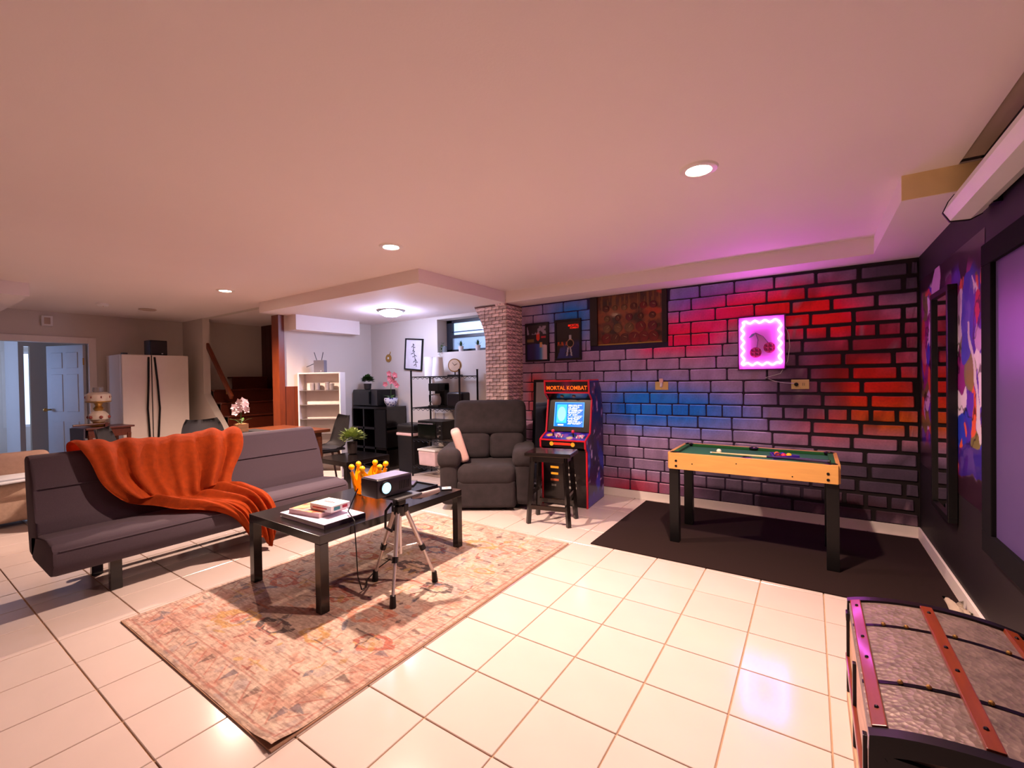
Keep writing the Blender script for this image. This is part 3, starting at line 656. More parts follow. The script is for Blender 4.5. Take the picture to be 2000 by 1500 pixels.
obj('lid_panel', B().b2(-.045, .095, -.12, .12, .115, .119, .003), M('lilac_lit_lid', s(96, 84, 104), .35), pj)  # lilac light on the projector's top put into this lid colour
obj('lens_ring', B().cyl((.105, -.07, .062), (.115, -.07, .062), .040, n=28), blackplastic, pj, 40)
obj('lens', B().ball((.113, -.07, .062), .034, 16, (.25, 1, 1)), M('lens_glow', (.35, .75, 1), .2, emit=.75, ecol=(.30, .75, 1), var=0), pj, 60)
for i in range(6): obj('vent_slot', B().b2(.1045, .1065, .03+i*.014, .037+i*.014, .035, .085), blackplastic, pj)
for y in (-.09, .09):
    for x in (-.03, .07): obj('foot', B().cyl((x, y, 0), (x, y, .008), .012), blackplastic, pj)
ld = bpy.data.lights.new('projector_beam', 'SPOT'); ld.energy = 34; ld.color = (.52, .42, 1); ld.spot_size = math.radians(38); ld.spot_blend = .25; ld.shadow_soft_size = .01
lo = bpy.data.objects.new('projector_beam', ld); COL.objects.link(lo); lo.parent = pj; lo.location = (.14, -.07, .062); lo.rotation_euler = (PI/2-.08*-1, 0, -PI/2)
tag(obj('power_cord', B().tube([(-1.11, .22, .63), (-1.13, .16, .50), (-1.0, .11, .475), (-.985, .10, .44), (-.975, .10, .30), (-.98, .11, .15), (-1.0, .15, .05), (-1.05, .22, .022), (-1.14, .30, .018), (-1.22, .44, .018), (-1.28, .62, .018)], .0038, 6), blackplastic, None, 60), 'thin black power cord hanging from the projector to the rug', 'cord')
tag(obj('white_adapter_cord', B().tube([(-1.28, .66, .018), (-1.34, .62, .03), (-1.30, .70, .06), (-1.42, .78, .02), (-1.5, .85, .018)], .004, 6).b2(-1.30, -1.24, .60, .64, .013, .05, .006), whitep, None, 60), 'white plug adapter and lead on the rug under the coffee table', 'cord')
# ================================================================== RECLINER
rc = thing('recliner_chair', 'plump dark grey recliner armchair beside the arcade cabinet', 'armchair', (-1.625, 2.27, 0), math.radians(32))
def cush(name, c, d, bev, rot=None, par=rc, mat=recl_f): return obj(name, B().box(c, d, bev, rot, 5), mat, par, 60)
cush('base', (0, .0, .14), (.76, .64, .20), .03)
cush('footrest', (0, -.36, .165), (.58, .10, .27), .04)
cush('seat_cushion', (0, -.12, .345), (.585, .60, .20), .085)
cush('backrest', (0, .24, .62), (.80, .20, .78), .095, (math.radians(-13), 0, 0))
hp = cush('head_pillow', (0, .215, .865), (.80, .23, .40), .11, (math.radians(-13), 0, 0))
for sx in (-1, 1): cush('lumbar_pad', (sx*.185, .13, .565), (.38, .20, .29), .09, (math.radians(-12), 0, 0))
for sx in (-1, 1):
    a = cush('arm', (sx*.375, -.07, .30), (.19, .66, .50), .085); cush('arm_pad', (sx*.375, -.08, .515), (.235, .68, .19), .092, par=a)
    for y in (-.22, .22): obj('foot', B().cyl((sx*.30, y, 0), (sx*.30, y, .06), .025), blackplastic, rc)
cu = thing('throw_pillow', 'dusty pink cushion leaning on the recliner arm', 'cushion', (-1.795, 1.985, .452), math.radians(32))
obj('cover', B().box((0, 0, .17), (.10, .30, .34), .045, (0, math.radians(-17), math.radians(12)), 5), pink_f, cu, 60)
obj('piping', B().tube([(-.05, -.15, .02), (-.055, .15, .02)], .005, 6), pink_f, cu)
# ================================================================== STOOL
so = thing('bar_stool', 'small dark wood stool in front of the arcade cabinet', 'stool', (-.715, 2.005, 0), math.radians(12.5))
obj('seat', B().b2(-.21, .21, -.155, .155, .605, .64, .008), blackbrown, so)
obj('seat_rail', B().b2(-.165, .165, -.12, .12, .555, .605), blackbrown, so)
for sx in (-1, 1):
    for sy in (-1, 1): obj('leg', B().tube([(sx*.185, sy*.135, 0), (sx*.15, sy*.105, .60)], .024, 4), blackbrown, so)
for sy in (-1, 1): obj('stretcher', B().b2(-.18, .18, sy*.126-.011, sy*.126+.011, .13, .17, .003), blackbrown, so)
for sx in (-1, 1): obj('stretcher', B().b2(sx*.168-.011, sx*.168+.011, -.12, .12, .25, .28, .003), blackbrown, so)
# ================================================================== ARCADE CABINET
ac = thing('arcade_cabinet', 'upright arcade game cabinet with red trim and a glowing blue screen', 'arcade machine', (-.835, 2.44, 0), math.radians(5))
AW = .242
prof = [(.045, 0), (.045, .56), (.005, .60), (.0, .675), (.055, .70), (.15, .735), (.215, 1.075), (.135, 1.145), (.125, 1.275), (.42, 1.275), (.50, 1.18), (.56, .95), (.56, 0)]
artblack = M('arcade_black', s(14, 8, 12), .3, coat=.3)
redtrim = M('red_edge_trim', s(196, 22, 44), .35)
sideart = M('blue_side_art', s(30, 24, 110), .25, var=.5, vscale=5, coat=.4)
for sx in (-1, 1):
    sp_ = obj('side_panel', B().prism(prof, sx*AW-.008, sx*AW+.008, 'x'), sideart if sx > 0 else artblack, ac)
    obj('edge_trim', B().tube([(sx*AW, q, z) for q, z in prof[:10]], .0105, 6), redtrim, sp_)
def sidec(U, V):
    d = U*.5; z = V*1.2; n = vnoise(d*1.2, z, 5, 81, 3); n2 = vnoise(d, z*1.4, 9, 82, 3)
    c = np.ones(U.shape+(3,))*np.array(s(24, 14, 70)); c = mixc(c, sm(.48, .56, n)*sm(.9, .2, z), s(34, 60, 190)); c = mixc(c, sm(.62, .7, n)*sm(.8, .3, z), s(90, 120, 220))
    c = mixc(c, sm(.55, .62, n2)*sm(.5, 1.0, z), s(120, 40, 60)); c = mixc(c, sm(.70, .76, n2), s(190, 170, 210)); c = mixc(c, sm(.30, .24, n), s(10, 6, 16)); c = mixc(c, sm(.15, .05, z), s(40, 30, 140))
    return c
def sidepos(U, V):
    z = .01+V*1.24; f = np.interp(z, [0, .56, .60, .675, .70, .735, 1.075, 1.145, 1.27], [.06, .06, .03, .02, .07, .165, .23, .155, .145]); bk_ = np.interp(z, [0, .95, 1.18, 1.27], [.55, .55, .49, .425])
    return np.stack([np.full_like(z, AW+.0095), f+(bk_-f)*U, z], -1)
cgrid('side_artwork', sidepos, 40, 90, sidec, vprint, ac)
obj('front_panel', B().b2(-AW, AW, .055, .067, .0, .57), artblack, ac)
obj('back_panel', B().b2(-AW, AW, .545, .555, 0, .95), artblack, ac); obj('top_panel', B().b2(-AW, AW, .13, .42, 1.26, 1.272), redtrim, ac)
obj('deck_front', B().prism([(.012, .60), (.008, .672), (.07, .672), (.07, .60)], -AW, AW, 'x'), artblack, ac)
def deckc(U, V):
    n = vnoise(U*2, V, 4, 83, 3); c = np.ones(U.shape+(3,))*np.array(s(34, 28, 150)); c = mixc(c, sm(.55, .6, n), s(110, 40, 150)); c = mixc(c, sm(.38, .33, n), s(16, 12, 60))
    for cx, cy, col in ((.14, .55, s(220, 190, 60)), (.62, .3, s(210, 180, 80)), (.3, .7, s(230, 200, 220)), (.85, .6, s(220, 200, 230))): c = mixc(c, (((U-cx)/.07)**2+((V-cy)/.16)**2 < 1)*.8, col)
    return c
dk_ = cgrid('control_deck', lambda U, V: np.stack([-AW+2*AW*U, .008+V*.15, .676+V*.062], -1), 50, 20, deckc, vprint, ac)
obj('deck_board', B().prism([(.008, .66), (.158, .72), (.158, .736), (.008, .674)], -AW, AW, 'x'), artblack, ac)
for jx in (-.13, .09):
    j = obj('joystick', B().cyl((jx, .08, .70), (jx, .075, .745), .007, n=8), blackmetal, ac); obj('ball_top', B().ball((jx, .074, .757), .018, 10), M('red_ball', s(214, 40, 70), .25), j, 60)
    for i in range(6): obj('button', B().cyl((jx+.045+(i % 3)*.028, .06+(i//3)*.03, .695+(i//3)*.012), (jx+.045+(i % 3)*.028, .059+(i//3)*.03, .710+(i//3)*.012), .010, n=10), M('pink_button', s(230, 120, 160), .3) if i % 2 else M('white_button', s(230, 220, 220), .3), ac)
bz = obj('screen_bezel', B().prism([(.16, .745), (.24, 1.075), (.26, 1.07), (.18, .74)], -AW+.01, AW-.01, 'x'), artblack, ac)
def scrc(U, V):
    c = np.ones(U.shape+(3,))*np.array(s(20, 110, 226)); c = mixc(c, sm(.4, 1, U)*.6, s(70, 110, 226)); fr = (U < .02) | (U > .98) | (V < .025) | (V > .975); c = mixc(c, fr*.8, s(90, 180, 250))
    c = mixc(c, ((U > .08) & (U < .42) & (V > .2) & (V < .92))*.85, s(60, 190, 230)); c = mixc(c, ((((U-.25)/.14)**2+((V-.55)/.28)**2) < 1)*.7, s(150, 235, 235)); c = mixc(c, ((U > .14) & (U < .33) & (V > .10) & (V < .16))*1.0, s(235, 245, 255))
    ln_ = ((V*22) % 1 > .35) & (U > .46) & (U < .95-.2*((np.floor(V*22)*7919) % 5)/5) & (V > .16) & (V < .92) & (vnoise(U, np.floor(V*22), 46, 9, 1) > .30)
    return mixc(c, ln_*.85, s(225, 238, 255))
cgrid('screen', lambda U, V: np.stack([-.165+.33*U, .172+.055*V+.0, .775+.27*V], -1)+np.array([0, -.004, 0]), 120, 100, scrc, vscreen, ac)
obj('speaker_board', B().prism([(.235, 1.072), (.14, 1.142), (.16, 1.15), (.26, 1.08)], -AW+.01, AW-.01, 'x'), artblack, ac)
for x in (-.07, .06): obj('speaker_grille', B().cyl((x, .186, 1.108), (x, .181, 1.101), .018, n=12), M('dull_gold', s(110, 70, 30), .5), ac)
def marq(U, V):
    n = vnoise(U*4, V, 4, 84, 3); c = np.ones(U.shape+(3,))*np.array(s(20, 10, 18)); c = mixc(c, np.exp(-((U-.5)/.12)**2)*.8, s(110, 24, 70)); c = mixc(c, sm(.6, .7, n)*.5, s(60, 30, 20)); return c
obj('marquee_box', B().prism([(.142, 1.145), (.132, 1.268), (.2, 1.268), (.2, 1.145)], -AW+.008, AW-.008, 'x'), artblack, ac)
mq = cgrid('marquee', lambda U, V: np.stack([-.222+.444*U, .1395-.009*V, 1.152+.11*V], -1), 60, 16, marq, vprint, ac)
fire = M('flame_lettering', s(240, 110, 20), .4, emit=.35, ecol=s(240, 100, 20), var=.3, vscale=60); goldink = M('yellow_lettering', s(236, 170, 40), .5); whiteink = M('white_lettering', s(225, 215, 215), .5); redfire = M('red_lettering', s(240, 40, 20), .4, emit=.3, ecol=s(240, 40, 20))
text('marquee_lettering', 'MORTAL KOMBAT', .058, fire, ac, (0, .131, 1.196), (math.radians(94), 0, 0), sx=.93)
obj('marquee_trim', B().tube([(-AW, .128, 1.27), (AW, .128, 1.27)], .009, 6), redtrim, ac); obj('marquee_trim', B().tube([(-AW, .138, 1.148), (AW, .138, 1.148)], .009, 6), redtrim, ac)
obj('deck_trim', B().tube([(-AW, .003, .672), (AW, .003, .672)], .009, 6), redtrim, ac)
obj('deck_emblem', B().b2(-.095, .085, .0065, .0085, .625, .648, .001), redfire, ac)
for x in (-.12, .11): obj('deck_emblem', B().lathe([(.022, 0), (.022, .003), (.0005, .003)], 14), goldink, ac, loc=(x, .0098, .634), rot=(PI/2, 0, 0))
for k, (xx, zz, w_, m_) in enumerate(((-.11, .455, .09, 'g'), (-.11, .385, .09, 'y'), (-.11, .32, .08, 'y'), (-.11, .255, .09, 'o'), (-.12, .2, .05, 'w'), (.05, .39, .014, 'w'), (.10, .385, .014, 'w'), (.05, .32, .02, 'w'), (.105, .32, .026, 'w'), (.06, .25, .02, 'w'), (.11, .245, .03, 'w'), (.06, .19, .026, 'w'), (.115, .19, .024, 'w'))):
    obj('panel_print', B().b2(xx-w_/2, xx+w_/2, .0535, .0552, zz-.011, zz+.011, .0008), {'g': M('grey_ink', s(70, 60, 64), .5), 'y': goldink, 'o': M('orange_ink', s(190, 90, 50), .5), 'w': M('pale_ink', s(150, 146, 140), .5)}[m_], ac)

# ================================================================== THINGS ON THE BRICK WALL
YW = YB-.017
def poster(x0, x1, z0, z1, label, colf, extra):
    t = thing('framed_poster', label, 'poster', ((x0+x1)/2, YW, z0), group='framed posters on the brick wall'); a = (x1-x0)/2; h = z1-z0
    obj('backing_board', B().b2(-a, a, -.012, 0, 0, h), blackplastic, t)
    for q in ((-a, a, 0, .022), (-a, a, h-.022, h), (-a, -a+.022, .022, h-.022), (a-.022, a, .022, h-.022)): obj('frame_rail', B().b2(q[0], q[1], -.024, -.012, q[2], q[3], .002), M('poster_frame', s(18, 10, 22), .3), t)
    cgrid('print', flat((-a+.02, -.0135, .02), (2*a-.04, 0, 0), (0, 0, h-.04)), 50, 70, colf, vprint, t)
    extra(t, a, h)
def p1(U, V):
    n = vnoise(U, V, 6, 91, 3); c = np.ones(U.shape+(3,))*np.array(s(24, 16, 30)); lo_ = V < .47-.10*np.abs(U-.35)
    c = mixc(c, lo_*sm(.15, .75, U)*1.0, s(46, 70, 170)); c = mixc(c, lo_*sm(.55, .78, U), s(70, 150, 200)); c = mixc(c, lo_*sm(.68, .85, U), s(214, 186, 206)); c = mixc(c, lo_*sm(.5, .2, U), s(40, 28, 90))
    c = mixc(c, ((((U-.55)/.09)**2+((V-.66)/.12)**2) < 1)*.95, s(226, 54, 26)); c = mixc(c, ((V > .72) & (V < .95) & (n > .55))*.7, s(170, 150, 180)); c = mixc(c, ((np.abs(U-.68) < .06) & (V > .35) & (V < .5))*.8, s(220, 160, 90)); c = mixc(c, ((U < .35) & (np.abs(V-.55) < .04))*.6, s(150, 120, 70)); return c
def p2(U, V):
    n = vnoise(U, V, 5, 92, 3); c = np.ones(U.shape+(3,))*np.array(s(34, 22, 26)); c = mixc(c, sm(.55, .3, V)*sm(.4, .8, U)*.8, s(24, 26, 100)); c = mixc(c, sm(.5, .65, n)*sm(.5, .2, V)*.7, s(50, 60, 150))
    c = mixc(c, ((np.abs(U-.6) < .05) & (V > .5) & (V < .62))*.8, s(190, 180, 200)); c = mixc(c, ((np.abs(np.abs(U-.55)-.10*(.4-V)/.4-.02) < .03) & (V < .3) & (V > .06))*.85, s(200, 196, 214)); d = np.sqrt(((U-.6)/.15)**2+((V-.4)/.11)**2)
    c = mixc(c, (d < 1)*1.0, s(16, 8, 10)); c = mixc(c, ((d > .86) & (d < 1))*.8, s(220, 170, 130)); c = mixc(c, ((U > .05) & (U < .45) & (np.abs(V-.4) < .05) & (vnoise(U*3, V, 9, 93, 1) > .42))*.85, s(200, 80, 36)); return c
poster(-1.665, -1.338, 1.505, 1.972, 'left black framed poster in blue and white above the recliner', p1, lambda t, a, h: obj('print_title', B().b2(a*.35, a*.75, -.0145, -.0137, h*.60, h*.65), M('crimson_ink', s(190, 40, 60), .5), t))
poster(-1.255, -.917, 1.508, 1.98, 'right black framed poster with orange lettering above the arcade machine', p2, lambda t, a, h: (text('print_title', 'MORTAL', .035, redfire, t, (.075, -.015, h*.84), (PI/2, 0, 0)), text('print_title', 'KOMBAT', .028, redfire, t, (.085, -.015, h*.78), (PI/2, 0, 0))))
# covered window with gauges print
bx0, bx1, bz0, bz1 = -.808, .034, 1.655, ZS-.004
gw = thing('gauge_panel', 'rusty red panel printed with dials set in the brick wall like a window', 'panel', ((bx0+bx1)/2, YB, bz0)); a = (bx1-bx0)/2; h = bz1-bz0
def gau(U, V):
    n = vnoise(U*1.5, V, 6, 95, 4); c = np.ones(U.shape+(3,))*np.array(s(96, 40, 26)); c = mixc(c, sm(.45, .65, n), s(140, 66, 34)); c = mixc(c, sm(.42, .3, n), s(52, 18, 12)); c = mixc(c, sm(.62, .95, V)*.7, s(52, 24, 14))
    c = mixc(c, (vnoise(U*22, V*.8, 3, 96, 2) > .66)*sm(.5, .8, V)*.5, s(150, 90, 40)); c = mixc(c, sm(.55, .7, vnoise(U, V, 5, 97, 2))*sm(.6, .9, U)*.7, s(196, 50, 24)); return c
cgrid('print', flat((-a, -.004, 0), (2*a, 0, 0), (0, 0, h)), 110, 70, gau, vprint, gw)
obj('board', B().b2(-a, a, -.003, .0, 0, h), blackwall, gw)
for q in ((-a, -a+.085), (a-.05, a)): obj('frame_rail', B().b2(q[0], q[1], -.03, -.004, 0, h, .004), M('dark_brown_frame', s(34, 14, 10), .5, var=.2), gw)
obj('frame_rail', B().b2(-a, a, -.012, -.004, 0, .012), brass, gw)
gr = np.random.default_rng(4); gm = [M('dial_red', s(112, 24, 22), .5, var=.4), M('dial_crimson', s(100, 20, 34), .5, var=.4), M('dial_tan', s(112, 76, 46), .5, var=.4), M('dial_rust', s(88, 36, 22), .5, var=.4)]
for rw_, (zz, rr, n_) in enumerate(((.40, .036, 6), (.29, .038, 5), (.18, .052, 5), (.07, .056, 6))):
    for i in range(n_):
        xx = -a+.13+(i+.5)*(2*a-.22)/n_; r_ = rr*(.8+.3*gr.random())
        d = obj('dial', B().lathe([(r_, 0), (r_, .006), (r_*.86, .009), (r_*.84, .005), (.0005, .005)], 20), gm[int(gr.integers(4))], gw, 40, loc=(xx, -.004, zz), rot=(PI/2, 0, 0))
        obj('needle', B().box((r_*.2, r_*.2, .007), (r_*.7, .005, .002), rot=(0, 0, gr.random()*3)), M('dial_needle', s(170, 130, 90), .5), d)
# neon cherries sign
ns = thing('neon_sign', 'square pink cherry sign framed by a wavy glowing neon tube', 'neon sign', (.872, YW, 1.352)); NW, NH = .185, .484
obj('panel', B().b2(-NW, NW, -.016, -.002, 0, NH, .002), M('pink_panel', s(206, 130, 186), .4, var=.02), ns)
for q in ((-NW-.006, NW+.006, -.006, .004), (-NW-.006, NW+.006, NH-.004, NH+.006), (-NW-.006, -NW+.004, .004, NH-.004), (NW-.004, NW+.006, .004, NH-.004)): obj('frame_rail', B().b2(q[0], q[1], -.026, -.001, q[2], q[3]), M('maroon_edge', s(70, 20, 50), .4), ns)
pts = []; hw, hh = .148, .192; per = 4*(hw+hh); N_ = 260
for i in range(N_):
    d = per*i/N_; w_ = .011*math.sin(2*PI*17*i/N_)
    if d < 2*hw: p = (-hw+d, hh+w_)
    elif d < 2*hw+2*hh: p = (hw+w_, hh-(d-2*hw))
    elif d < 4*hw+2*hh: p = (hw-(d-2*hw-2*hh), -hh-w_)
    else: p = (-hw-w_, -hh+(d-4*hw-2*hh))
    pts.append((p[0], -.030, NH/2+p[1]))
obj('neon_tube', B().tube(pts, .0065, 8, closed=True), neonm, ns, 60)
def chk(t, cx, cz, r_):
    obj('cherry', B().lathe([(r_*1.04, 0), (r_*1.04, .002), (.0005, .002)], 24), M('cherry_pink', s(170, 50, 90), .4), t, 0, loc=(cx, -.016, cz), rot=(PI/2, 0, 0))
    for i in range(-4, 5):
        for j in range(-4, 5):
            x, z = i*r_/4, j*r_/4
            if x*x+z*z > r_*r_*.95: continue
            obj('mirror_facet', B().box((cx+x, -.0188, cz+z), (r_/4-.0015, .002, r_/4-.0015)), M('facet_%d' % ((i*i+2*j+i*j+j*j) % 3), (s(150, 18, 56), s(190, 70, 110), s(90, 14, 44))[(i*i+2*j+i*j+j*j) % 3], .3), t)
chk(ns, -.045, .155, .046); chk(ns, .065, .195, .046)
ink = M('dark_stem_ink', s(66, 52, 60), .6)
obj('stem', B().tube([(-.035, -.018, .20), (-.025, -.018, .27), (-.045, -.018, .335)], .0025, 6), ink, ns); obj('stem', B().tube([(.055, -.018, .24), (.015, -.018, .30), (-.045, -.018, .335)], .0025, 6), ink, ns)
obj('leaf', B().prism([(-.045, .335), (-.075, .325), (-.105, .29), (-.08, .295), (-.055, .315)], -.0185, -.0165, 'y'), M('sign_leaf', s(90, 110, 110), .5), ns)
tag(obj('neon_power_cord', B().tube([(1.063, YW-.012, 1.72), (1.085, YW-.006, 1.66), (1.092, YW-.006, 1.55), (1.075, YW-.006, 1.42), (1.02, YW-.006, 1.31), (.90, YW-.006, 1.275), (.98, YW-.006, 1.24), (1.06, YW-.006, 1.225), (1.12, YW-.02, 1.222)], .0028, 6), whitep, None, 60), 'thin white cord running from the neon sign to the outlet', 'cord')
def outlet(name, x, z, label, knob):
    t = thing(name, label, 'outlet', (x, YW, z)); ivory = M('ivory_plastic', s(226, 200, 130), .4)
    obj('cover_plate', B().b2(-.066, .066, -.007, 0, -.042, .042, .003), ivory, t)
    if knob: obj('switch_toggle', B().box((.0, -.02, .01), (.022, .03, .05), .006, (-.4, 0, 0)), whitep, t); obj('night_light', B().b2(-.02, .02, -.03, -.008, .03, .075, .008), M('frosted_light', s(240, 200, 190), .4), t)
    else:
        obj('plug', B().cyl((-.028, -.007, 0), (-.028, -.03, 0), .016, n=12), blackplastic, t)
        for q in (.018, .03): obj('socket_slot', B().b2(q, q+.003, -.0085, -.006, -.012, .012), blackplastic, t)
    obj('screw', B().cyl((0, -.008, -.03), (0, -.0066, -.03), .003, n=6), brass, t)
outlet('light_switch', -.027, 1.205, 'ivory switch plate on the blue part of the brick wall', True)
outlet('wall_outlet', 1.167, 1.213, 'ivory outlet plate right of the neon sign with a black plug', False)
# leaning mirror behind the recliner
lm = thing('leaning_mirror', 'black framed floor mirror leaning behind the recliner and arcade cabinet', 'mirror', (-1.29, YB-.11, 0), rot=(math.radians(-4), 0, 0))
obj('glass', B().b2(-.225, .225, -.030, -.024, .04, 1.26), mirror_m, lm)
for q in ((-.25, .25, 0, .03), (-.25, .25, 1.255, 1.285), (-.25, -.222, .03, 1.255), (.222, .25, .03, 1.255)): obj('frame_rail', B().b2(q[0], q[1], -.04, -.02, q[2], q[3], .002), blackplastic, lm)
# ================================================================== RIGHT WALL
def mural(U, V):
    y = 3.09-U*1.55; z = .6+V*1.4; n = vnoise(y+5, z+5, 4, 101, 3)-.5; n2 = vnoise(y+2, z+9, 4, 102, 3)-.5; Y = y+n*.16; Z = z+n2*.16
    c = np.ones(U.shape+(3,))*np.array(s(40, 14, 30)); m2 = vnoise(y, z, 5, 103, 4); pal = [s(70, 40, 170), s(150, 40, 130), s(225, 200, 230), s(40, 60, 190), s(214, 50, 70), s(120, 110, 60), s(30, 16, 40), s(200, 150, 210)]
    inside = sm(.72, .80, Z)*sm(1.94, 1.84, Z+.05*np.sin(y*9)); vor = np.full(U.shape, 9.); idc = np.zeros(U.shape, int); r3 = np.random.default_rng(12)
    for k in range(170):
        cy, cz = r3.uniform(1.5, 3.1), r3.uniform(.6, 2.0); sx_ = r3.uniform(.6, 1.8); d = np.hypot((Y-cy)*sx_, (Z-cz)/sx_*1.2); m_ = d < vor; idc = np.where(m_, k, idc); vor2 = np.where(m_, vor, vor); vor = np.where(m_, d, vor)
    pal += [s(236, 214, 236), s(96, 50, 190), s(230, 90, 60)]
    for k in range(170): c = mixc(c, (idc == k)*inside, pal[int(r3.integers(11))])
    c = mixc(c, sm(.10, .06, np.abs(m2-.5)*4)*inside*.8, s(20, 8, 24))
    c = mixc(c, ((((Y-2.55)/.13)**2+((Z-1.86)/.14)**2) < 1)*1., s(214, 170, 214)); c = mixc(c, ((((Y-1.85)/.12)**2+((Z-1.62)/.26)**2) < 1)*.9, s(50, 66, 200)); c = mixc(c, ((((Y-1.78)/.1)**2+((Z-1.28)/.10)**2) < 1)*.9, s(126, 120, 60)); c = mixc(c, ((Z < .92) & (Z > .74) & (Y < 2.0))*.9, s(44, 24, 130)); c = mixc(c, ((np.abs(Y-1.72-(Z-1.3)*.35) < .022) & (Z > .95) & (Z < 1.6))*.9, s(226, 206, 226))
    c = mixc(c, ((((Y-2.95)/.09)**2+((Z-1.5)/.16)**2) < 1)*.8, s(200, 50, 50)); c = mixc(c, sm(2.98, 3.06, y), s(30, 12, 22))
    return c
mu = cgrid('wall_mural', flat((XR-.002, 3.09, .6), (0, -1.55, 0), (0, 0, 1.4)), 240, 220, mural, vprint, None)
tag(mu, 'abstract graffiti mural in purple blue and white on the dark right wall', 'mural')
wm = thing('wall_mirror', 'tall narrow black framed mirror hung over the graffiti mural', 'mirror', (XR-.004, 2.245, .42))
obj('glass', B().b2(-.026, -.018, -.19, .19, .035, 1.355), mirror_m, wm)
for q in ((-.225, .225, 0, .035), (-.225, .225, 1.355, 1.39), (-.225, -.19, .035, 1.355), (.19, .225, .035, 1.355)): obj('frame_rail', B().b2(-.042, 0, q[0], q[1], q[2], q[3], .003), blackplastic, wm)
ps = thing('projection_screen', 'large fixed projector screen with a wide black border on the right wall', 'screen', (XR-.003, .19, .465))
obj('screen_fabric', B().b2(-.022, -.012, -1.10, 1.10, .10, 1.32), M('screen_fabric_neon_tint', s(82, 66, 112), .34, var=.02), ps)  # purple neon reflection put into the fabric colour
for q in ((-1.23, 1.23, 0, .10), (-1.23, 1.23, 1.32, 1.42), (-1.23, -1.10, .10, 1.32), (1.10, 1.23, .10, 1.32)): obj('border_rail', B().b2(-.04, 0, q[0], q[1], q[2], q[3], .004), M('black_velvet', s(7, 4, 8), .9, spec=.15), ps)
cs = thing('screen_casing', 'long white roller screen casing under the ceiling on the right wall', 'screen casing', (0, 0, 0))
obj('housing', B().prism([(XR-.135, 2.14), (XR-.155, 2.09), (XR-.13, 2.045), (XR-.06, 2.04), (XR-.02, 2.06), (XR-.02, 2.17), (XR-.115, 2.17)], -1.1, 1.50, 'y'), whitep, cs)
obj('end_cap', B().prism([(XR-.138, 2.143), (XR-.159, 2.09), (XR-.133, 2.04), (XR-.06, 2.035), (XR-.017, 2.057), (XR-.017, 2.173), (XR-.117, 2.173)], 1.50, 1.512, 'y'), blackplastic, cs)
obj('bracket', B().b2(XR-.03, XR, 1.30, 1.36, 2.05, 2.30), blackmetal, cs); obj('bracket', B().b2(XR-.03, XR, -.8, -.74, 2.05, 2.30), blackmetal, cs)
# ================================================================== POOL TABLE
pt = thing('pool_table', 'small pine sided pool table with green felt on black legs', 'pool table', (.858, 2.29, .0115))
PX, PY, PZ0, PZ1 = .532, .285, .575, .70
for sy in (-1, 1): obj('side_rail', B().b2(-PX, PX, sy*PY-.012, sy*PY+.012, PZ0, PZ1, .003), pine, pt)
for sx in (-1, 1): obj('end_rail', B().b2(sx*PX-.012, sx*PX+.012, -PY+.012, PY-.012, PZ0, PZ1, .003), pine, pt)
obj('playfield', B().b2(-PX+.012, PX-.012, -PY+.012, PY-.012, .655, .678), felt, pt)
for sy in (-1, 1):
    for q in ((-PX+.05, -.03), (.03, PX-.05)): obj('cushion', B().b2(q[0], q[1], sy*(PY-.045), sy*(PY-.012), .678, .698, .004), feltc, pt)
for sx in (-1, 1): obj('cushion', B().b2(sx*(PX-.045), sx*(PX-.012), -PY+.05, PY-.05, .678, .698, .004), feltc, pt)
for sx, sy in ((-1, -1), (1, -1), (-1, 1), (1, 1), (0, 1), (0, -1)):
    obj('pocket', B().lathe([(.030, .679), (.036, .70), (.024, .704), (.018, .681), (.0005, .680)], 14, (sx*(PX-.035), sy*(PY-.033), 0)), blackplastic, pt, 40)
for sx in (-1, 1):
    for sy in (-1, 1): obj('leg', B().b2(sx*(PX-.03)-.035, sx*(PX-.03)+.035, sy*(PY-.045)-.03, sy*(PY-.045)+.03, 0, .60, .003), blackplastic, pt)
    for zz in (.60, .64): obj('leg_bolt', B().cyl((sx*(PX-.055), -PY-.012, zz), (sx*(PX-.055), -PY-.016, zz), .009, n=12), blackmetal, pt)
for xx, zz in ((-.36, .625), (-.06, .655), (.28, .60)): obj('screw_cap', B().cyl((xx, -PY-.012, zz), (xx, -PY-.0135, zz), .0045, n=8), blackmetal, pt)
cq = thing('cue_stick', 'pool cue resting across the green felt and near rail', 'pool cue', (0, 0, 0))
c0, c1 = Vector((.60, 2.21, .7005)), Vector((1.335, 1.995, .731)); cm = c0.lerp(c1, .52)
obj('shaft', B().cyl(c0, cm, .005, .008, 10), M('maple_cue', s(226, 190, 140), .3), cq, 40); obj('butt', B().cyl(cm, c1, .008, .012, 10), M('purple_black_wrap', s(34, 18, 60), .3), cq, 40); obj('bumper', B().cyl(c1, c1+(c1-c0).normalized()*.012, .012, n=10), blackplastic, cq); obj('tip', B().cyl(c0-(c1-c0).normalized()*.012, c0, .005, n=8), whitep, cq)
ZB = .678+.0116
tag(obj('cue_ball', B().ball((.645, 2.245, ZB+.019), .019, 14), M('ivory_ball', s(240, 230, 210), .15), None, 60), 'white cue ball beside the cue tip on the felt', 'ball')
tri = thing('ball_triangle', 'purple plastic triangle rack around the pool balls', 'ball rack', (1.06, 2.27, ZB), math.radians(-80))
R3 = .115
for k in range(3):
    a0, a1 = PI/2+k*2*PI/3, PI/2+(k+1)*2*PI/3
    obj('side', B().box(((math.cos(a0)+math.cos(a1))*R3/2, (math.sin(a0)+math.sin(a1))*R3/2, .012), (R3*1.732, .008, .024), .002, (0, 0, math.atan2(math.sin(a1)-math.sin(a0), math.cos(a1)-math.cos(a0)))), M('violet_plastic', s(60, 30, 150), .3), tri)
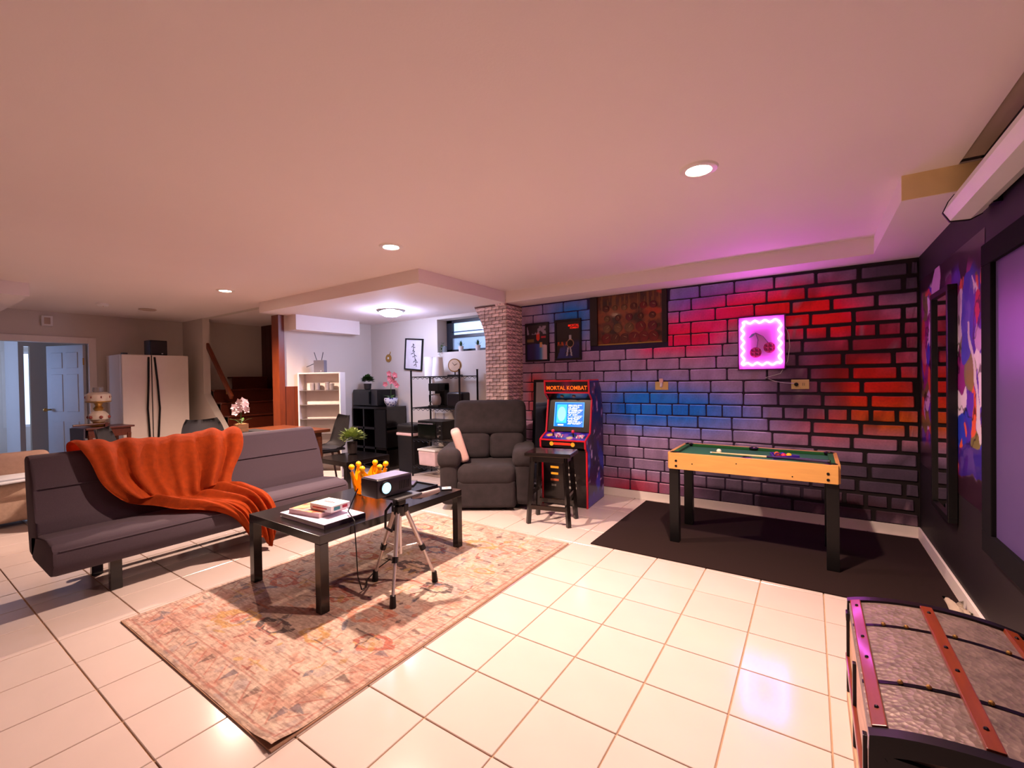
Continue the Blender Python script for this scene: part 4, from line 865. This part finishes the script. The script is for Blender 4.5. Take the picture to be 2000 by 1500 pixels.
bc = [('yellow', s(236, 180, 30)), ('blue', s(30, 50, 160)), ('red', s(200, 30, 30)), ('orange', s(236, 110, 20)), ('purple', s(80, 30, 110)), ('maroon', s(110, 20, 30))]
spots = [(0, .05), (-.021, .014), (.021, .014), (-.042, -.022), (0, -.022), (.042, -.022)]
for (nm, cc), (u, v) in zip(bc, spots):
    ca, sa = math.cos(math.radians(-80)), math.sin(math.radians(-80))
    tag(obj('pool_ball', B().ball((1.06+u*ca-v*sa, 2.27+u*sa+v*ca, ZB+.019), .019, 12), M(nm+'_ball', cc, .15), None, 60), nm+' pool ball inside the purple triangle rack', 'ball', 'pool balls in the rack')
# ================================================================== TRUNK
tk = thing('steamer_trunk', 'antique dome top trunk with embossed tin panels and wooden slats', 'trunk', (1.60, .263, 0))
TX, TY, TZ = .235, .392, .40
tin = vmetal; nt = tin.node_tree
vo = nt.nodes.new('ShaderNodeTexVoronoi'); vo.inputs['Scale'].default_value = 62; bp = nt.nodes.new('ShaderNodeBump'); bp.inputs['Strength'].default_value = .5; bp.inputs['Distance'].default_value = .006
tcn = [n for n in nt.nodes if n.type == 'MAPPING'][0]; nt.links.new(tcn.outputs[0], vo.inputs['Vector']); nt.links.new(vo.outputs['Distance'], bp.inputs['Height']); nt.links.new(bp.outputs[0], nt.nodes['Principled BSDF'].inputs['Normal'])
trunkblack = M('black_iron_band', s(26, 20, 28), .3, .4); slatm = M('orange_oak_slat', s(106, 42, 15), .35, var=.2, vscale=6, stretch=(10, 1, 10), coat=.3)
plankm = M('weathered_side_board', s(190, 150, 120), .7, var=.3, vscale=8, stretch=(8, 1, 8))
obj('body', B().b2(-TX, TX, -TY, TY, .03, .36), plankm, tk)
def dz(x): return .40+.095*math.sqrt(max(0, 1-(x/.30)**2))-.095*math.sqrt(1-(TX/.30)**2)
xs = [(-TX+2*TX*i/16) for i in range(17)]
obj('lid', B().prism([(-TX, .36)]+[(x, dz(x)) for x in xs]+[(TX, .36)], -TY, TY, 'y'), tin, tk, 30)
for y in (-TY, TY): obj('end_band', B().prism([(-TX-.006, .355)]+[(x*1.02, dz(x)+.008) for x in xs]+[(TX+.006, .355)]+[(TX-.03, .355)]+[(x*.9, dz(x)-.035) for x in xs[::-1]]+[(-TX+.03, .355)], y-.016, y+.016, 'y'), trunkblack, tk, 30)
for y in (-.16, .19): obj('iron_strap', B().strip([[(x, yy, dz(x)+.002) for x in xs] for yy in (y-.008, y+.008)], .003), trunkblack, tk)
for x0 in (-TX+.02, -.012, TX-.035):
    sl_ = obj('slat', B().box((x0, 0, dz(x0)+.006), (.034, 2*TY-.035, .014), .003, (0, math.atan2(-(dz(x0+.01)-dz(x0-.01)), .02), 0)), slatm, tk)
    for y in (-.30, -.05, .08, .32): obj('nail', B().ball((x0, y, dz(x0)+.013), .006, 6), trunkblack, sl_)
for y in (-.16, .19):
    for x0 in (-.15, -.09, .03, .15): obj('brass_stud', B().ball((x0, y, dz(x0)+.006), .007, 8), brass, tk)
obj('side_slat', B().b2(-TX-.012, -TX, -TY+.01, TY-.01, .17, .20, .003), slatm, tk); obj('base_board', B().b2(-TX-.008, TX+.008, -TY-.008, TY+.008, 0, .06, .004), plankm, tk)
obj('front_frame', B().b2(-TX-.006, TX+.006, -TY-.014, -TY, .30, .37), trunkblack, tk); obj('front_frame', B().b2(-TX-.006, -TX+.05, -TY-.014, -TY, 0, .30), trunkblack, tk); obj('front_frame', B().b2(TX-.05, TX+.006, -TY-.014, -TY, 0, .30), trunkblack, tk)
obj('front_panel', B().b2(-TX+.05, TX-.05, -TY-.006, -TY, .02, .30), tin, tk)
for y in (-.30, .05, .36): obj('side_bracket', B().b2(-TX-.010, -TX, y-.01, y+.01, .06, .34, .002), trunkblack, tk)
obj('lid_latch', B().b2(-TX-.012, -TX, TY-.06, TY-.02, .345, .375, .003), trunkblack, tk)
tag(obj('crumpled_cloth', B().strip([[(1.845+.008*math.sin(i*1.7+j)+i*.008, 1.50+j*.028, .016+.05*abs(math.sin(j*.42+i*.3))) for i in range(10)] for j in range(12)], .006), M('cream_cloth', s(226, 210, 190), .9), None, 60), 'crumpled cream cloth on the mat edge by the right wall behind the trunk', 'cloth')
# ================================================================== KITCHEN CORNER
def foliage(name, parent, n, R, zc, mat, size, flat_=.8, seed=1):
    r = random.Random(seed); b = B()
    for i in range(n):
        a = r.random()*2*PI; e = r.uniform(-.25, 1.0)*PI/2; d = Vector((math.cos(a)*math.cos(e), math.sin(a)*math.cos(e), math.sin(e)*flat_)); p0 = Vector((0, 0, zc))+d*R*r.uniform(.2, .6)
        b.leaf(p0, p0+d*R*r.uniform(.35, .6)+Vector((r.uniform(-.3, .3), r.uniform(-.3, .3), r.uniform(0, .3)))*R*.5, size*r.uniform(.7, 1.2), .2*size)
    o = obj(name, b, mat, parent); o['kind'] = 'stuff'; return o
cn = thing('cube_shelf', 'black open cube shelf unit against the kitchen wall', 'shelf', (-4.20, 2.92, 0)); cw, cdp, ch = .39, .185, .92
for z in (.02, .31, .60, ch-.018): obj('shelf_board', B().b2(-cw, cw, -cdp, cdp, z-.016, z+.018), blackbrown, cn)
for x in (-cw, -cw/3, cw/3, cw): obj('upright', B().b2(max(-cw, x-.014), min(cw, x+.014), -cdp, cdp, .038, ch-.036), blackbrown, cn)
obj('back_panel', B().b2(-cw, cw, cdp-.008, cdp, .03, ch-.03), blackplastic, cn)
obj('door', B().b2(cw/3+.015, cw-.012, -cdp-.014, -cdp, .33, ch-.04), blackplastic, cn)
vz = thing('ceramic_vase', 'cream bottle shaped vase inside the black cube shelf', 'vase', (-4.02, 2.80, .329))
obj('body', B().lathe([(.03, 0), (.055, .03), (.062, .07), (.045, .12), (.018, .16), (.016, .20), (.022, .21)], 18), M('cream_glaze', s(226, 196, 170), .3), vz, 50); obj('rim', B().lathe([(.022, .208), (.025, .214), (.018, .216)], 16), MATS['cream_glaze'], vz)
mw = thing('microwave_oven', 'black countertop microwave on the cube shelf', 'microwave', (-4.28, 2.92, .921)); 
obj('case', B().b2(-.30, .26, -.17, .17, .012, .25, .006), blackplastic, mw); obj('door', B().b2(-.295, .12, -.182, -.17, .02, .242, .003), M('smoked_glass', s(16, 20, 16), .1, coat=.5), mw); obj('control_panel', B().b2(.125, .255, -.18, -.17, .02, .242, .002), darkgrey, mw); obj('handle', B().b2(.10, .115, -.205, -.182, .04, .22, .004), blackplastic, mw)
for x in (-.26, .22): obj('foot', B().cyl((x, 0, 0), (x, 0, .013), .015), blackplastic, mw)
def bush(label, loc, R, mat, seed, hp=.10):
    t = thing('potted_plant', label, 'plant', loc); obj('pot', B().lathe([(.035, 0), (.05, .01), (.058, hp), (.05, hp), (.045, hp-.01), (.0005, hp-.012)], 16), soil, t, 40); foliage('foliage', t, 420, R, hp+.05, mat, .016, .75, seed)
bush('bushy green potted plant on top of the microwave', (-4.38, 2.86, 1.172), .11, leafm, 3, .09)
bush('pale green potted plant on the low side table', (-3.22, 1.72, ZT+.001), .15, leafl, 5, .14)
def orchid(label, loc, col, pot, wood=False, h=.34, seed=1, nf=9):
    t = thing('orchid_plant', label, 'plant', loc); r = random.Random(seed)
    if wood: obj('planter', B().b2(-.055, .055, -.055, .055, 0, .09, .003), pot, t); z0 = .09
    else: obj('pot', B().lathe([(.05, 0), (.062, .01), (.092, .06), (.10, .10), (.095, .125), (.088, .12), (.08, .10), (.0005, .10)], 22), pot, t, 40); z0 = .11
    obj('stem', B().tube([(0, 0, z0-.01), (.005, 0, z0+h*.5), (.02, 0, z0+h*.9), (.05, 0, z0+h)], .004, 6), leafm, t)
    for i in range(4):
        a = i*1.6+seed; obj('leaf', B().leaf((0, 0, z0-.005), (.13*math.cos(a), .13*math.sin(a), z0+.06), .022, .02), leafm, t)
    for i in range(nf):
        f = i/nf; p = Vector((r.uniform(-.08, .09), r.uniform(-.05, .05), z0+h*(.6+.6*f))); bl = B()
        for k in range(5):
            a = k*2*PI/5+i; d = Vector((math.cos(a)*.64+.25, math.cos(a)*.64-.25, math.sin(a))); bl.leaf(p, p+d*.046, .021, .004, (.7, -.7, .1))
        obj('blossom', bl, col, t)
def porc(): 
    m = M('blue_white_porcelain', s(214, 216, 230), .2, var=0); nt = m.node_tree; v = nt.nodes.new('ShaderNodeTexVoronoi'); v.inputs['Scale'].default_value = 34; cr_ = nt.nodes.new('ShaderNodeValToRGB'); cr_.color_ramp.elements[0].color = (*s(30, 40, 130), 1); cr_.color_ramp.elements[1].color = (*s(214, 216, 232), 1); cr_.color_ramp.elements[0].position = .35; cr_.color_ramp.elements[1].position = .45
    tc = [n for n in nt.nodes if n.type == 'TEX_COORD'][0]; nt.links.new(tc.outputs['Object'], v.inputs['Vector']); nt.links.new(v.outputs['Distance'], cr_.inputs['Fac']); nt.links.new(cr_.outputs[0], nt.nodes['Principled BSDF'].inputs['Base Color']); return m
orchid('pink orchid in a blue and white porcelain bowl on the cube shelf', (-3.905, 2.90, .921), M('pink_petal', s(206, 110, 116), .6, var=.15), porc(), h=.33, seed=2, nf=10)
# waste bin
tb = thing('waste_bin', 'tall dark kitchen waste bin with a pale liner edge', 'bin', (-3.485, 2.92, 0))
obj('body', B().box((0, 0, .27), (.31, .27, .54), .03, None, 3, taper=1.08), M('bin_grey', s(16, 14, 16), .45), tb, 50); obj('liner', B().b2(-.172, .172, -.152, .152, .525, .565, .012), M('bag_liner', s(216, 180, 178), .6), tb); obj('lid', B().box((0, 0, .625), (.35, .31, .13), .05, None, 4), M('bin_lid', s(20, 17, 15), .4), tb, 50)
# wire rack
rk = thing('wire_rack', 'black wire shelving rack in front of the kitchen window', 'rack', (-2.83, 2.88, 0)); rw2, rd2 = .43, .18
for sx in (-1, 1):
    for sy in (-1, 1):
        p = obj('post', B().cyl((sx*rw2, sy*rd2, 0), (sx*rw2, sy*rd2, 1.425), .0125, n=10), blackmetal, rk, 40)
        obj('post_cap', B().cyl((sx*rw2, sy*rd2, 1.425), (sx*rw2, sy*rd2, 1.435), .015, n=10), blackplastic, p)
for z in (.14, .50, .925, 1.345):
    sh = obj('shelf_frame', B().tube([(-rw2, -rd2, z), (rw2, -rd2, z), (rw2, rd2, z), (-rw2, rd2, z)], .006, 6, closed=True), blackmetal, rk)
    for sy in (-1, 1): obj('truss_wire', B().tube([(-rw2+i*.0215*2, sy*rd2, z-.025*(i % 2)-.004) for i in range(21)], .004, 5), blackmetal, sh)
    wb_ = B()
    for i in range(26): wb_.tube([(-rw2+.016+i*.0332, -rd2, z+.003), (-rw2+.016+i*.0332, rd2, z+.003)], .0022, 4)
    wo = obj('shelf_wires', wb_, blackmetal, sh); wo['kind'] = 'stuff'
ZR1, ZR2, ZR3, ZR4 = 1.353, .933, .508, .148
for i, (x, y, lab) in enumerate(((-3.06, 2.86, 'left white paper towel roll standing on the rack top'), (-2.90, 2.85, 'right tapered white paper towel roll standing on the rack top'))):
    t = thing('paper_towel_roll', lab, 'paper roll', (x, y, ZR1), group='paper towel rolls'); obj('roll', B().lathe([(.075, 0), (.075, .26), (.02, .26)] if i == 0 else [(.085, 0), (.062, .25), (.02, .25)], 24), paper, t, 40); obj('core', B().cyl((0, 0, .02), (0, 0, .265 if i == 0 else .255), .019), M('cardboard', s(180, 150, 120), .9), t)
ck = thing('table_clock', 'round gold rimmed clock on a black stand on the rack top', 'clock', (-2.61, 2.86, ZR1), math.radians(22))
obj('stand', B().b2(-.09, .09, -.05, .05, 0, .014, .003), blackplastic, ck); obj('neck', B().cyl((0, 0, .014), (0, 0, .05), .008), blackmetal, ck); obj('case', B().cyl((0, .022, .135), (0, -.022, .135), .088, n=32), brass, ck, 40); obj('dial', B().cyl((0, -.022, .135), (0, -.025, .135), .076, n=32), M('cream_dial', s(232, 216, 190), .5), ck)
obj('hand', B().box((.018, -.0265, .145), (.045, .002, .005), rot=(0, -.5, 0)), blackmetal, ck); obj('hand', B().box((-.012, -.0265, .152), (.045, .002, .004), rot=(0, .9, 0)), blackmetal, ck)
cf = thing('coffee_maker', 'black drip coffee maker on the middle rack shelf', 'coffee maker', (-2.93, 2.90, ZR2))
obj('base', B().b2(-.09, .09, -.13, .10, 0, .03, .006), blackplastic, cf); obj('tank', B().b2(-.09, .09, .0, .10, .03, .31, .008), blackplastic, cf); obj('brew_head', B().b2(-.09, .09, -.12, .10, .22, .325, .01), blackplastic, cf)
g = obj('carafe', B().lathe([(.05, .032), (.066, .06), (.064, .13), (.045, .165), (.05, .185)], 20, (0, -.06, 0)), M('carafe_glass', s(176, 160, 158), .08, trans=.5), cf, 40); obj('handle', B().tube([(-.05, -.06, .17), (-.115, -.075, .165), (-.115, -.075, .075), (-.062, -.06, .07)], .009, 8), blackplastic, g)
tt = thing('toaster', 'black two slot toaster on the middle rack shelf', 'toaster', (-2.56, 2.86, ZR2)); obj('body', B().box((0, 0, .11), (.27, .17, .19), .03, None, 4), M('toaster_black', s(24, 23, 28), .25), tt, 50)
for y in (-.035, .035): obj('slot', B().b2(-.09, .09, y-.012, y+.012, .2035, .2065), blackmetal, tt)
obj('lever', B().b2(-.148, -.13, -.015, .015, .10, .12, .003), darkgrey, tt); obj('base', B().b2(-.12, .12, -.07, .07, 0, .018), blackplastic, tt)
ov = thing('toaster_oven', 'black compact oven on the lower rack shelf behind the recliner', 'oven', (-2.94, 2.88, ZR3)); obj('case', B().b2(-.23, .22, -.16, .16, .012, .25, .006), blackplastic, ov); obj('glass_door', B().b2(-.22, .10, -.168, -.16, .03, .23), MATS['smoked_glass'], ov); obj('handle', B().cyl((-.20, -.185, .215), (.08, -.185, .215), .008), chrome, ov)
for z in (.06, .12, .18): obj('dial_knob', B().cyl((.16, -.16, z), (.16, -.18, z), .016), chrome, ov)
for x in (-.2, .19): obj('foot', B().cyl((x, 0, 0), (x, 0, .013), .014), blackplastic, ov)
wbx = thing('storage_tub', 'translucent white tub on the bottom rack shelf', 'tub', (-3.03, 2.88, ZR4)); obj('tub', B().box((0, 0, .10), (.30, .28, .20), .02, taper=1.06), M('milky_plastic', s(206, 180, 184), .5), wbx); obj('lid', B().b2(-.165, .165, -.155, .155, .20, .225, .006), whitep, wbx)
# kitchen wall things
pc = thing('framed_print', 'black framed ink bamboo print hanging crooked on the kitchen wall', 'picture', (-3.64, YB-.001, 1.685), rot=(0, math.radians(5), 0))
obj('mount', B().b2(-.165, .165, -.012, -.004, -.215, .215), M('print_paper', s(226, 220, 226), .8), pc)
for q in ((-.185, .185, -.235, -.215), (-.185, .185, .215, .235), (-.185, -.165, -.215, .215), (.165, .185, -.215, .215)): obj('frame_rail', B().b2(q[0], q[1], -.024, 0, q[2], q[3], .002), blackplastic, pc)
bk_ = M('black_ink', s(34, 30, 34), .7); obj('bamboo_stalk', B().tube([(-.02, -.0135, .16), (.0, -.0135, .05), (.03, -.0135, -.05), (.07, -.0135, -.18)], .0045, 5), bk_, pc)
rr_ = random.Random(3)
for i in range(12):
    z = .16-i*.027; x = -.02+.09*(i/12)**1.5; d = -1 if i % 2 else 1; obj('bamboo_leaf', B().leaf((x, -.0136, z), (x+d*rr_.uniform(.02, .07), -.0136, z-rr_.uniform(.0, .06)), .007, 0, (0, 1, 0)), bk_, pc)
wh = thing('wall_ornament', 'small round brass ornament hanging on the kitchen wall', 'ornament', (-4.20, YB-.002, 1.65)); obj('disc', B().cyl((0, 0, 0), (0, -.014, 0), .06, n=24), brass, wh, 40); obj('boss', B().ball((0, -.016, .0), .018, 10, (1, .5, 1)), whitep, wh, 60); obj('hook', B().tube([(.02, -.006, .055), (.045, -.006, .085), (.04, -.006, .10)], .006, 6), brass, wh)
# small pots on the window sill
for i, (x, lab) in enumerate(((-2.80, 'left small succulent in a white pot on the window sill'), (-2.50, 'right small spiky succulent in a white pot on the window sill'))):
    t = thing('succulent_pot', lab, 'plant', (x, YB+.08, wz0+.001), group='succulents on the window sill'); obj('pot', B().lathe([(.03, 0), (.04, .075), (.034, .075), (.03, .065), (.0005, .065)], 14), whitep, t, 40)
    for k in range(9):
        a = k*2.4; obj('leaf', B().leaf((0, 0, .06), (.05*math.cos(a)*(k/9+.3), .05*math.sin(a)*(k/9+.3), .165-.05*(k/9)), .010, .004), leafm, t)
iv = thing('trailing_vine', 'small ivy in a glass jar at the left end of the window sill', 'plant', (-3.08, YB+.05, wz0+.001)); obj('jar', B().lathe([(.03, 0), (.035, .01), (.035, .08), (.025, .09), (.022, .075), (.0005, .01)], 14), M('jar_glass', s(190, 200, 206), .1, trans=.6), iv, 40)
obj('stem', B().tube([(0, 0, .03), (0, -.02, .11), (-.02, -.07, .07), (.0, -.10, -.02), (.01, -.105, -.06)], .0025, 5), leafm, iv)
for k in range(14): a = k*1.9; f = k/14; obj('leaf', B().leaf((-.01+.01*f, -.03-.07*f, .12-.17*f), (-.01+.045*math.cos(a), -.04-.075*f, .13-.17*f+.03*math.sin(a)), .012, .003), leafm, iv)
# white slim bookcase, turned a little
bc_ = thing('slim_bookcase', 'narrow white bookcase with glass shelves beside the stairs', 'bookcase', (-4.36, 2.08, 0), math.radians(32)); bw, bd_, bh = .285, .085, 1.41
for sx in (-1, 1): obj('side_panel', B().b2(sx*bw-.009, sx*bw+.009, -bd_, bd_, 0, bh, .002), whiteenamel, bc_)
obj('back_panel', B().b2(-bw, bw, bd_-.008, bd_, 0, bh), whiteenamel, bc_); obj('top_board', B().b2(-bw-.009, bw+.009, -bd_, bd_, bh, bh+.018, .002), whiteenamel, bc_); obj('plinth', B().b2(-bw, bw, -bd_+.01, bd_, 0, .07), whiteenamel, bc_)
shg = M('grey_glass_shelf', s(120, 112, 110), .2)
for i in range(6): obj('shelf', B().b2(-bw+.009, bw-.009, -bd_+.006, bd_-.008, .20+i*.196, .206+i*.196), shg, bc_)
ca, sa = math.cos(math.radians(32)), math.sin(math.radians(32))
for i, (u, hh_) in enumerate(((-.13, .10), (-.06, .10), (.08, .11), (.14, .09))):
    t = thing('drinking_glass', 'clear glass on the bookcase top shelf, %s from the left' % ('first', 'second', 'third', 'fourth')[i], 'glass', (-4.36+u*ca, 2.08+u*sa, 1.187), group='glasses on the bookcase'); obj('cup', B().lathe([(.024, 0), (.03, .004), (.034, hh_), (.031, hh_), (.026, .008), (.0005, .008)], 14), M('cup_glass', s(206, 196, 196), .08, trans=.55), t, 40); obj('rim', B().lathe([(.034, hh_-.003), (.035, hh_), (.031, hh_)], 14), whitep, t)
rt = thing('wifi_router', 'grey box router with thin antennas on top of the bookcase', 'router', (-4.37, 2.07, bh+.0185), math.radians(28)); obj('case', B().b2(-.075, .075, -.04, .04, 0, .17, .006), M('router_grey', s(116, 112, 122), .5), rt); obj('led', B().ball((.03, -.041, .02), .007, 6), whitep, rt)
for a0, a1 in (((-.05, 0, .17), (-.085, 0, .28)), ((.02, 0, .17), (.045, 0, .28)), ((-.075, 0, .13), (-.20, 0, .08))): obj('antenna', B().cyl(a0, a1, .005, n=6), darkgrey, rt)
# ================================================================== DINING SET
dt = thing('dining_table', 'wooden dining table behind the sofa with a black runner', 'table', (-3.93, .94, 0)); dx, dy = .50, .64
obj('top', B().b2(-dx, dx, -dy, dy, .715, .75, .006), tablewood, dt); obj('apron', B().b2(-dx+.07, dx-.07, -dy+.07, dy-.07, .64, .715), tablewood, dt)
for sx in (-1, 1):
    for sy in (-1, 1): obj('leg', B().tube([(sx*(dx-.08), sy*(dy-.08), 0), (sx*(dx-.09), sy*(dy-.09), .66)], [.022, .034], 10), tablewood, dt, 40)
tag(obj('table_runner', B().b2(-4.28, -3.70, .62, 1.14, .7505, .753), M('black_cloth', s(24, 20, 22), .9)), 'black cloth runner on the dining table', 'runner')
orchid('white orchid in a square wooden planter on the dining table', (-4.09, .90, .7535), M('white_petal', s(240, 226, 232), .6, var=.04), M('planter_wood', s(206, 150, 96), .6, var=.2, stretch=(1, 1, 8)), True, h=.22, seed=4, nf=14)
def shell_chair(label, loc, rz):
    t = thing('shell_chair', label, 'chair', loc, rz, 'dining chairs'); rows = []
    for i in range(15):   # seat to back profile, facing -y
        f = i/14; y = -.20+.36*min(f/.5, 1)+.09*max(0, (f-.5)/.5); z = .46-.02*math.sin(min(f/.5, 1)*PI)+(.40*max(0, (f-.45)/.55)**1.1 if f > .45 else 0); w_ = .215+.02*math.sin(f*PI)-.05*max(0, (f-.75)/.25)**2
        rows.append([(w_*u, y-.06*abs(u)**2.2*(1 if f > .35 else .2), z+.05*abs(u)**2.5*(1-abs(f-.4))) for u in np.linspace(-1, 1, 13)])
    obj('shell', B().strip(rows, .012), M('chair_charcoal', s(46, 42, 44), .6), t, 60); obj('seat_pad', B().box((0, -.04, .462), (.36, .34, .03), .014, None, 3), darkgrey, t, 60)
    for sx in (-1, 1):
        for sy in (-1, 1): obj('leg', B().cyl((sx*.10, sy*.10-.03, .43), (sx*.20, sy*.20-.03, 0), .016, .011, 10), tablewood, t, 40)
    obj('leg_frame', B().b2(-.11, .11, -.14, .08, .42, .44), blackmetal, t); return t
shell_chair('charcoal shell chair at the kitchen end of the dining table', (-3.79, 1.80, 0), math.radians(-12))
shell_chair('charcoal shell chair on the far side of the dining table before the fridge', (-4.72, .82, 0), math.radians(88))
shell_chair('charcoal shell chair at the doorway end of the dining table', (-4.55, .02, 0), math.radians(150))
# ================================================================== FAR WALL
fr = thing('refrigerator', 'white side by side refrigerator with black handles by the stairs', 'refrigerator', (-7.07, .96, 0)); fw_, fd_, fh_ = .40, .34, 1.735
obj('cabinet', B().b2(-fd_, fd_-.07, -fw_, fw_, .02, fh_, .008), whiteenamel, fr)
split = -.06
for a, c in ((-fw_, split-.004), (split+.004, fw_)): obj('door', B().b2(fd_-.068, fd_, a, c, .09, fh_-.004, .012, 3), whiteenamel, fr, 50)
for sg, y in ((-1, split-.035), (1, split+.035)): obj('handle', B().tube([(fd_, y, .35), (fd_+.035, y+sg*.018, .55), (fd_+.045, y+sg*.036, .95), (fd_+.035, y+sg*.018, 1.35), (fd_, y, 1.70)], .013, 8), blackplastic, fr, 60); 
obj('seam_strip', B().b2(fd_-.03, fd_+.001, split-.003, split+.003, .09, fh_-.01), blackplastic, fr); obj('kick_plate', B().b2(-fd_+.02, fd_-.05, -fw_+.02, fw_-.02, 0, .09), darkgrey, fr); obj('hinge_cover', B().b2(fd_-.07, fd_-.01, -fw_+.01, -fw_+.07, fh_, fh_+.018), darkgrey, fr)
sk = thing('black_speaker', 'black box speaker on top of the refrigerator', 'speaker', (-6.98, 1.03, fh_+.001), math.radians(4)); obj('cabinet', B().b2(-.10, .10, -.11, .11, 0, .225, .01), blackplastic, sk); obj('grille', B().b2(.10, .108, -.10, .10, .012, .213, .003), darkgrey, sk); obj('badge', B().b2(.108, .111, .03, .05, .02, .035), whitep, sk)
th = thing('wall_chime', 'pale boxed door chime on the wall above the doorway', 'chime', (XL+.0005, -.04, 2.195)); obj('cover', B().b2(0, .04, -.055, .055, -.07, .07, .006), whitep, th); obj('face', B().b2(.04, .044, -.03, .03, -.045, .045), greyp, th)
# drop-leaf table with oil lamp
dl = thing('drop_leaf_table', 'small dark wood drop leaf table beside the doorway', 'table', (-6.42, .28, 0), math.radians(8)); dmat = M('mahogany', s(92, 44, 28), .35, var=.2, vscale=6, stretch=(1, 8, 8))
obj('top', B().b2(-.2, .2, -.25, .25, .665, .685, .004), dmat, dl); obj('apron', B().b2(-.17, .17, -.22, .22, .57, .665), dmat, dl)
for sx in (-1, 1):
    for sy in (-1, 1): obj('leg', B().tube([(sx*.17, sy*.21, 0), (sx*.155, sy*.195, .35), (sx*.165, sy*.20, .60)], [.014, .02, .026], 8), dmat, dl, 40)
obj('drop_leaf', B().prism([(-.19, .68), (.19, .68), (.17, .40), (.06, .28), (-.17, .30)], -.27, -.255, 'y'), M('slate_leaf', s(70, 62, 74), .4), dl); obj('towel_bar', B().tube([(.10, -.34, .72), (.10, .02, .72)], .012, 8), dmat, dl)
dl.scale = (1, 1, 1.12)
obj('bar_support', B().b2(.085, .115, -.03, 0, .685, .73), dmat, dl)
ol = thing('oil_lamp', 'old brass lamp with painted white glass shade on the drop leaf table', 'lamp', (-6.45, .24, .7685)); ol.scale = (1.12, 1.12, 1.15); opal = M('opal_glass', s(222, 206, 186), .3, var=.12, vscale=30)
obj('foot', B().lathe([(.075, 0), (.08, .012), (.05, .03), (.055, .05)], 22), brass, ol, 40); obj('font', B().lathe([(.055, .05), (.088, .08), (.09, .13), (.06, .165), (.035, .175)], 24), opal, ol, 40); obj('burner', B().lathe([(.035, .175), (.05, .20), (.028, .23), (.04, .26), (.115, .275), (.118, .285), (.03, .285)], 22), brass, ol, 40)
obj('shade', B().lathe([(.112, .285), (.115, .31), (.112, .36), (.075, .385), (.06, .385)], 26), opal, ol, 40); obj('chimney', B().lathe([(.045, .385), (.05, .40), (.046, .44), (.043, .44)], 18), M('chimney_glass', s(200, 190, 180), .1, trans=.6), ol, 40)
for k in range(6): a = k*PI/3; obj('painted_flower', B().ball((.092*math.cos(a), .092*math.sin(a), .105), .018, 8, (1, 1, 1)), M('rose_paint', s(150, 70, 60), .5), ol); 
for k in range(8): a = k*PI/4; obj('painted_flower', B().ball((.113*math.cos(a), .113*math.sin(a), .33), .014, 8, (.5, .5, 1)), MATS['rose_paint'], ol)
# beige couch at the left edge
bs = thing('beige_couch', 'low beige upholstered couch at the left edge behind the futon', 'sofa', (-4.95, -1.15, 0), math.radians(0))
obj('base', B().b2(-.5, .11, -1.0, .74, .05, .30, .05, 4), beige_f, bs, 60)
for y in (-.56, .32): obj('seat_cushion', B().b2(-.42, .13, y-.43, y+.43, .26, .42, .06, 4), beige_f, bs, 60)
obj('backrest', B().b2(-.55, -.32, -1.0, .78, .10, .60, .08, 4), taupe_f, bs, 60)
for y in (-.56, .30): obj('back_cushion', B().box((-.25, y, .52), (.18, .84, .28), .08, (0, -.25, 0), 4), taupe_f, bs, 60)
for x in (-.48, .03):
    for y in (-.9, .62): obj('leg', B().b2(x, x+.06, y, y+.06, 0, .06), blackplastic, bs)
fb = thing('folded_cloth', 'folded pale grey cloth lying on the beige couch', 'cloth', (-4.93, -.80, .421), math.radians(10)); obj('lower_fold', B().box((0, 0, .012), (.36, .42, .022), .009, (0, 0, .1), 3), greycloth, fb, 60); obj('upper_fold', B().box((-.03, .02, .034), (.30, .36, .02), .008, (0, 0, -.06), 3), greycloth, fb, 60)
